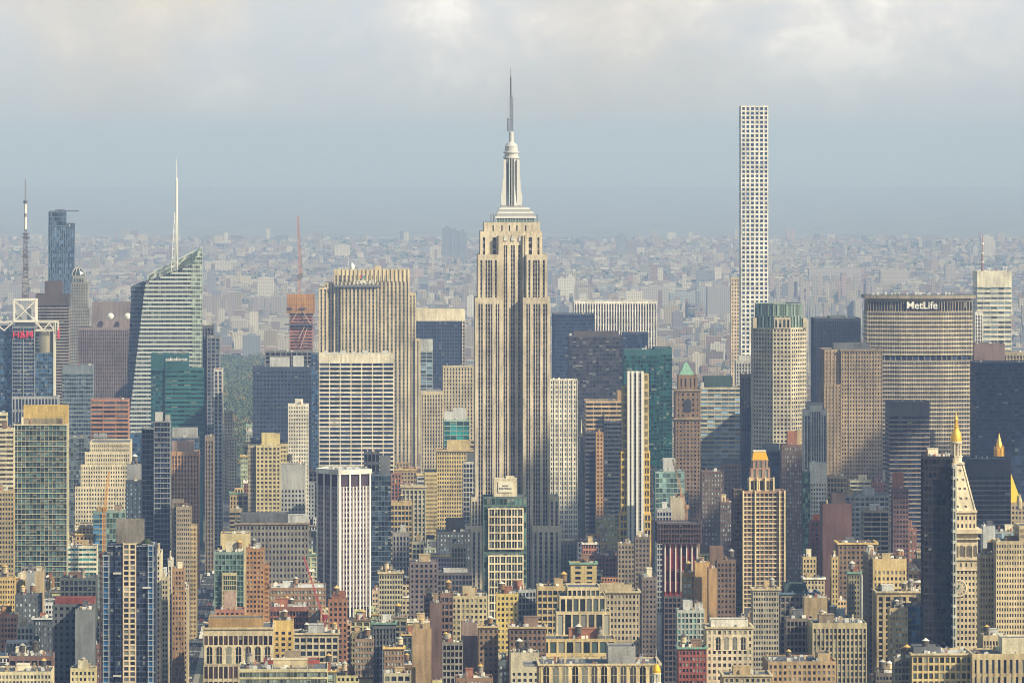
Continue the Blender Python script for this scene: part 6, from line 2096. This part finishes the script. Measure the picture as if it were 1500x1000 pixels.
for i in range(14):
    a = 1126 + i * 11.5
    FARLIST.append((a, a + rng.uniform(6, 10), 440 + rng.uniform(-5, 10), 480 + rng.uniform(-8, 14), rng.choice([(.30, .33, .38), (.42, .33, .30), (.48, .42, .36), (.24, .27, .33)]), 'hazy slab in the second far cluster above the octagonal tower'))
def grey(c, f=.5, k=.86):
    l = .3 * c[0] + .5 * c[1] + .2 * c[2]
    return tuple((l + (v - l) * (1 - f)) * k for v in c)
def far_building(x0, x1, yt, yb, col, lab, group=None):
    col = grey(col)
    D = CH * F / (yb - HZ)
    X0, X1 = (x0 - CX) / F * D, (x1 - CX) / F * D
    z = CH - (yt - HZ) / F * D
    m = MB()
    dep = max(10, min(40, (X1 - X0)))
    m.box(0, X1 - X0, 0, dep, 0, z)
    m.box((X1 - X0) * .3, (X1 - X0) * .7, dep * .3, dep * .7, z, z + max(2.5, z * .07))
    cols = [col] * 12
    cols[1] = (.30, .30, .30)
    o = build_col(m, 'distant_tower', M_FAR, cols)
    o.location = (X0, D, 0)
    o.rotation_euler = (0, 0, YAW)
    tag(o, lab, 'building', group)
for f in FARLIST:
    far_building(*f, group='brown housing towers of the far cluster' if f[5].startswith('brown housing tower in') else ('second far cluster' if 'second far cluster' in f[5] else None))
# the grey triple tower on the haze line
for i, (a, c, yt) in enumerate(((648, 662, 334), (660, 672, 338), (672, 684, 339))):
    far_building(a, c, yt, 380, (.20, .22, .26), ['tallest of three grey towers on the haze line', 'middle of three grey towers on the haze line', 'lowest of three grey towers on the haze line'][i])

D = 6600.0
BX = []
while D < 21500:
    half = .112 * D
    x = -half
    while x < half:
        w = rng.choice((7, 8, 9, 11, 13, 15, 19, 26)) * rng.uniform(.8, 1.3) * (1 + (D - 6600) / 30000)
        px = CX + x * F / D
        gr = mnoise.noise((x / 900, D / 1200, 0))
        if not park(px, D) and not park(px + 8, D) and gr < .55 and rng.random() < .74:
            big = rng.random()
            h = rng.uniform(6, 15) if big < .88 else (rng.uniform(16, 28) if big < .975 else rng.uniform(30, 52))
            if D < 8600:
                h *= .95
            if D > 15000:
                h *= .8
            BX.append((x, D + rng.uniform(0, 40), w * .92, min(w, 30) * rng.uniform(.7, 1.2), h, rng.choice(PAL)))
        x += w * rng.uniform(1.0, 1.9)
    D += 34 + (D - 6600) * .0045
BX.sort(key=lambda q: -q[2] * q[4] / q[1] ** 2)
NM = {0: 'tan', 1: 'cream', 2: 'brown', 3: 'dark brown', 4: 'red brick', 5: 'pale', 6: 'grey', 7: 'stone', 8: 'pink', 9: 'dark grey', 10: 'white'}
m = MB()
cols = []
for i, (x, D, w, d, h, c) in enumerate(BX):
    k_ = rng.uniform(.62, .98)
    c = grey(tuple(v * k_ for v in c), .1, 1)
    rc = rng.choice(((.38, .38, .38), (.28, .275, .27), (.46, .45, .42), (.2, .2, .21), c))
    if i < 150:
        q = MB()
        q.box(0, w, 0, d, 0, h)
        q.box(w * .3, w * .6, d * .3, d * .7, h, h + 3)
        cc = [c] * 12
        cc[1] = rc
        o = build_col(q, 'distant_building', M_FAR, cc)
        o.location = (x, D, 0)
        nm = NM[PAL.index(BX[i][5])]
        sh = 'slab' if w > 45 else ('tower' if h > w else 'block')
        tag(o, f'hazy {nm} {sh} among the low outer city far behind the skyline', 'building', f'{nm} {sh}s of the outer city')
    else:
        m.box(x, x + w, D, D + d, 0, h)
        cols += [c, rc, c, c, c, c]
o = build_col(m, 'outer_city', M_FAR, cols)
tag(o, 'mass of small hazy buildings stretching to the horizon', 'city', None, 'stuff')

def leaves(m, cols, x, y, z, r, h, n, s, col, rng):
    for _ in range(n):
        a, b_ = rng.uniform(0, 2 * pi), math.acos(rng.uniform(-.35, 1))
        q = rng.uniform(.55, 1.0)
        cx, cy, cz = x + cos(a) * sin(b_) * r * q, y + sin(a) * sin(b_) * r * q, z + cos(b_) * h * q
        t, e = rng.uniform(0, pi), rng.uniform(-.6, .6)
        u = (cos(t) * s, sin(t) * s, e * s)
        v = (-sin(t) * s * .4, cos(t) * s * .4, s * .9)
        m.face([(cx - u[0] - v[0], cy - u[1] - v[1], cz - u[2] - v[2]), (cx + u[0] - v[0], cy + u[1] - v[1], cz + u[2] - v[2]), (cx + u[0] * .7 + v[0], cy + u[1] * .7 + v[1], cz + u[2] + v[2]), (cx - u[0] * .8 + v[0], cy - u[1] * .8 + v[1], cz - u[2] + v[2])])
        k = rng.uniform(.82, 1.2)
        cols.append((col[0] * k, col[1] * k, col[2] * k))
GREENS = [(.065, .10, .035), (.085, .115, .04), (.05, .085, .038), (.10, .12, .04)]
AUT = [(.26, .18, .03), (.20, .14, .03), (.13, .12, .03), (.15, .10, .03)]
m, cols = MB(), []
for _ in range(1500):
    D = rng.uniform(7050, 9700)
    px = rng.uniform(316, 475)
    if rng.random() < .1 and 8400 < D < 8700:
        continue
    r = rng.uniform(5, 9)
    leaves(m, cols, (px - CX) / F * D, D, rng.uniform(5, 8), r, rng.uniform(7, 12), 60, 1.0, rng.choice(GREENS if rng.random() < (.93 if D > 7500 else .6) else AUT), rng)
tag(build_col(m, 'park_woodland', M_LEAF, cols), 'dense green and yellow woodland of the park', 'woodland', None, 'stuff')
for i in range(46):
    D = rng.uniform(6500, 7050)
    px = rng.uniform(326, 374)
    aut = rng.random() < .45
    o = bpy.data.objects.new('park_tree', None)
    COL.objects.link(o)
    o.location = ((px - CX) / F * D, D, 0)
    tag(o, ('golden autumn tree' if aut else 'green tree') + ' at the near edge of the park', 'tree', 'golden park trees' if aut else 'green park trees')
    t = MB()
    t.lathe([(.55, 0), (.4, 4), (.28, 8), (0, 12)], 0, 0, 7)
    for k in range(4):
        a = rng.uniform(0, 6.28)
        t.bar((0, 0, 4 + k), (cos(a) * 3.5, sin(a) * 3.5, 8 + k), .22)
    t.build('trunk', M_WALL, o, (.09, .065, .045))
    q, cc = MB(), []
    for k in range(5):
        a = rng.uniform(0, 6.28)
        d = rng.uniform(1, 4)
        leaves(q, cc, cos(a) * d, sin(a) * d, rng.uniform(6, 10), rng.uniform(2.6, 4.2), rng.uniform(3, 5.5), 90, .5, rng.choice(AUT if aut else GREENS), rng)
    build_col(q, 'crown', M_LEAF, cc, o)
# belts of trees through the outer city
m, cols = MB(), []
for _ in range(27000):
    D = 6700 * (21500 / 6700) ** rng.random()
    x = rng.uniform(-.112, .112) * D
    gr = mnoise.noise((x / 700, D / 900, 4.2))
    if rng.random() > .40 + 1.3 * gr or park(CX + x * F / D, D):
        continue
    r = rng.uniform(4, 9) * (1 + D / 30000)
    leaves(m, cols, x, D, 2, r, rng.uniform(4, 8), 6, 2.2 * (.7 + D / 18000), rng.choice(GREENS), rng)
tag(build_col(m, 'distant_woodland', M_LEAF, cols), 'belts of hazy trees between the distant blocks', 'woodland', None, 'stuff')

# ------------------------------------------------------------------ unseen cumulus added overhead to shade the near air and the middle blocks
def shade_cloud(lobes, h, label, seed):
    r_ = random.Random(seed)
    m = MB()
    for gx, gy, rx, ry in lobes:
        cx_, cy_ = gx + sd[0] / sd[2] * h, gy + sd[1] / sd[2] * h
        nu, nv = 26, 12
        rz = 26 + .09 * min(rx, ry)
        def pt(i, j):
            a, b_ = 2 * pi * i / nu, -pi / 2 + pi * j / nv
            x, y, z = cos(a) * cos(b_), sin(a) * cos(b_), sin(b_)
            k = 1 + .30 * mnoise.fractal((x * 1.7 + gx * .013, y * 1.7 + gy * .011, z * 1.7 + seed), 1.0, 2.0, 4)
            return (cx_ + x * rx * k, cy_ + y * ry * k, h + z * rz * k * (1.0 if z > 0 else .35))
        for i in range(nu):
            for j in range(nv):
                m.face([pt(i, j), pt(i + 1, j), pt(i + 1, j + 1), pt(i, j + 1)])
    o = m.build('shade_cloud', M_SHADE_CLOUD, None, (.85, .85, .86), True)
    tag(o, label, None, None, 'stuff')
M_SHADE_CLOUD = make_wall('shade_cloud_white', 1.0, 0.02, 0.0)
shade_cloud([(190, 4450, 140, 290), (60, 4850, 95, 200), (262, 5270, 75, 110), (-25, 4680, 115, 80), (-105, 4330, 55, 160), (90, 4640, 110, 90)], 1000, 'unseen cumulus added to shade the middle blocks', 3)
rr = random.Random(9)
shade_cloud([(rr.uniform(-900, 150), -700 + 3650 * (i / 69) + rr.uniform(-60, 60), rr.uniform(170, 330), rr.uniform(150, 240)) for i in range(70)], 1080, 'unseen cumulus bank added to shade the near air', 5)

# ------------------------------------------------------------------ air
h = MB()
h.box(-14500, 14500, -900, 111000, -2, 468)
hm = bpy.data.materials.new('haze')
hm.use_nodes = True
hn = hm.node_tree
hn.nodes.clear()
ho = hn.nodes.new('ShaderNodeOutputMaterial')
hv = hn.nodes.new('ShaderNodeVolumePrincipled')
hv.inputs['Density'].default_value = HAZE_DENSITY
hv.inputs['Color'].default_value = HAZE_COLOUR
hv.inputs['Absorption Color'].default_value = (.36, .36, .36, 1)
hv.inputs['Anisotropy'].default_value = 0.0
hn.links.new(hv.outputs[0], ho.inputs['Volume'])
o = h.build('haze', hm)
o['kind'] = 'stuff'
o['label'] = 'pale blue morning haze filling the air'
# labels must single things out
import collections
cnt = collections.Counter(o['label'] for o in bpy.data.objects if o.get('label') and o.get('category'))
print('SCENE', len(bpy.data.objects), 'fillers', len(pend), 'tanks', len(tl), 'dup', [k for k, v in cnt.items() if v > 1 and 'outer city' not in k][:30])
print('LONG', [o['label'] for o in bpy.data.objects if o.get('label') and len(o['label'].split()) > 16][:20])
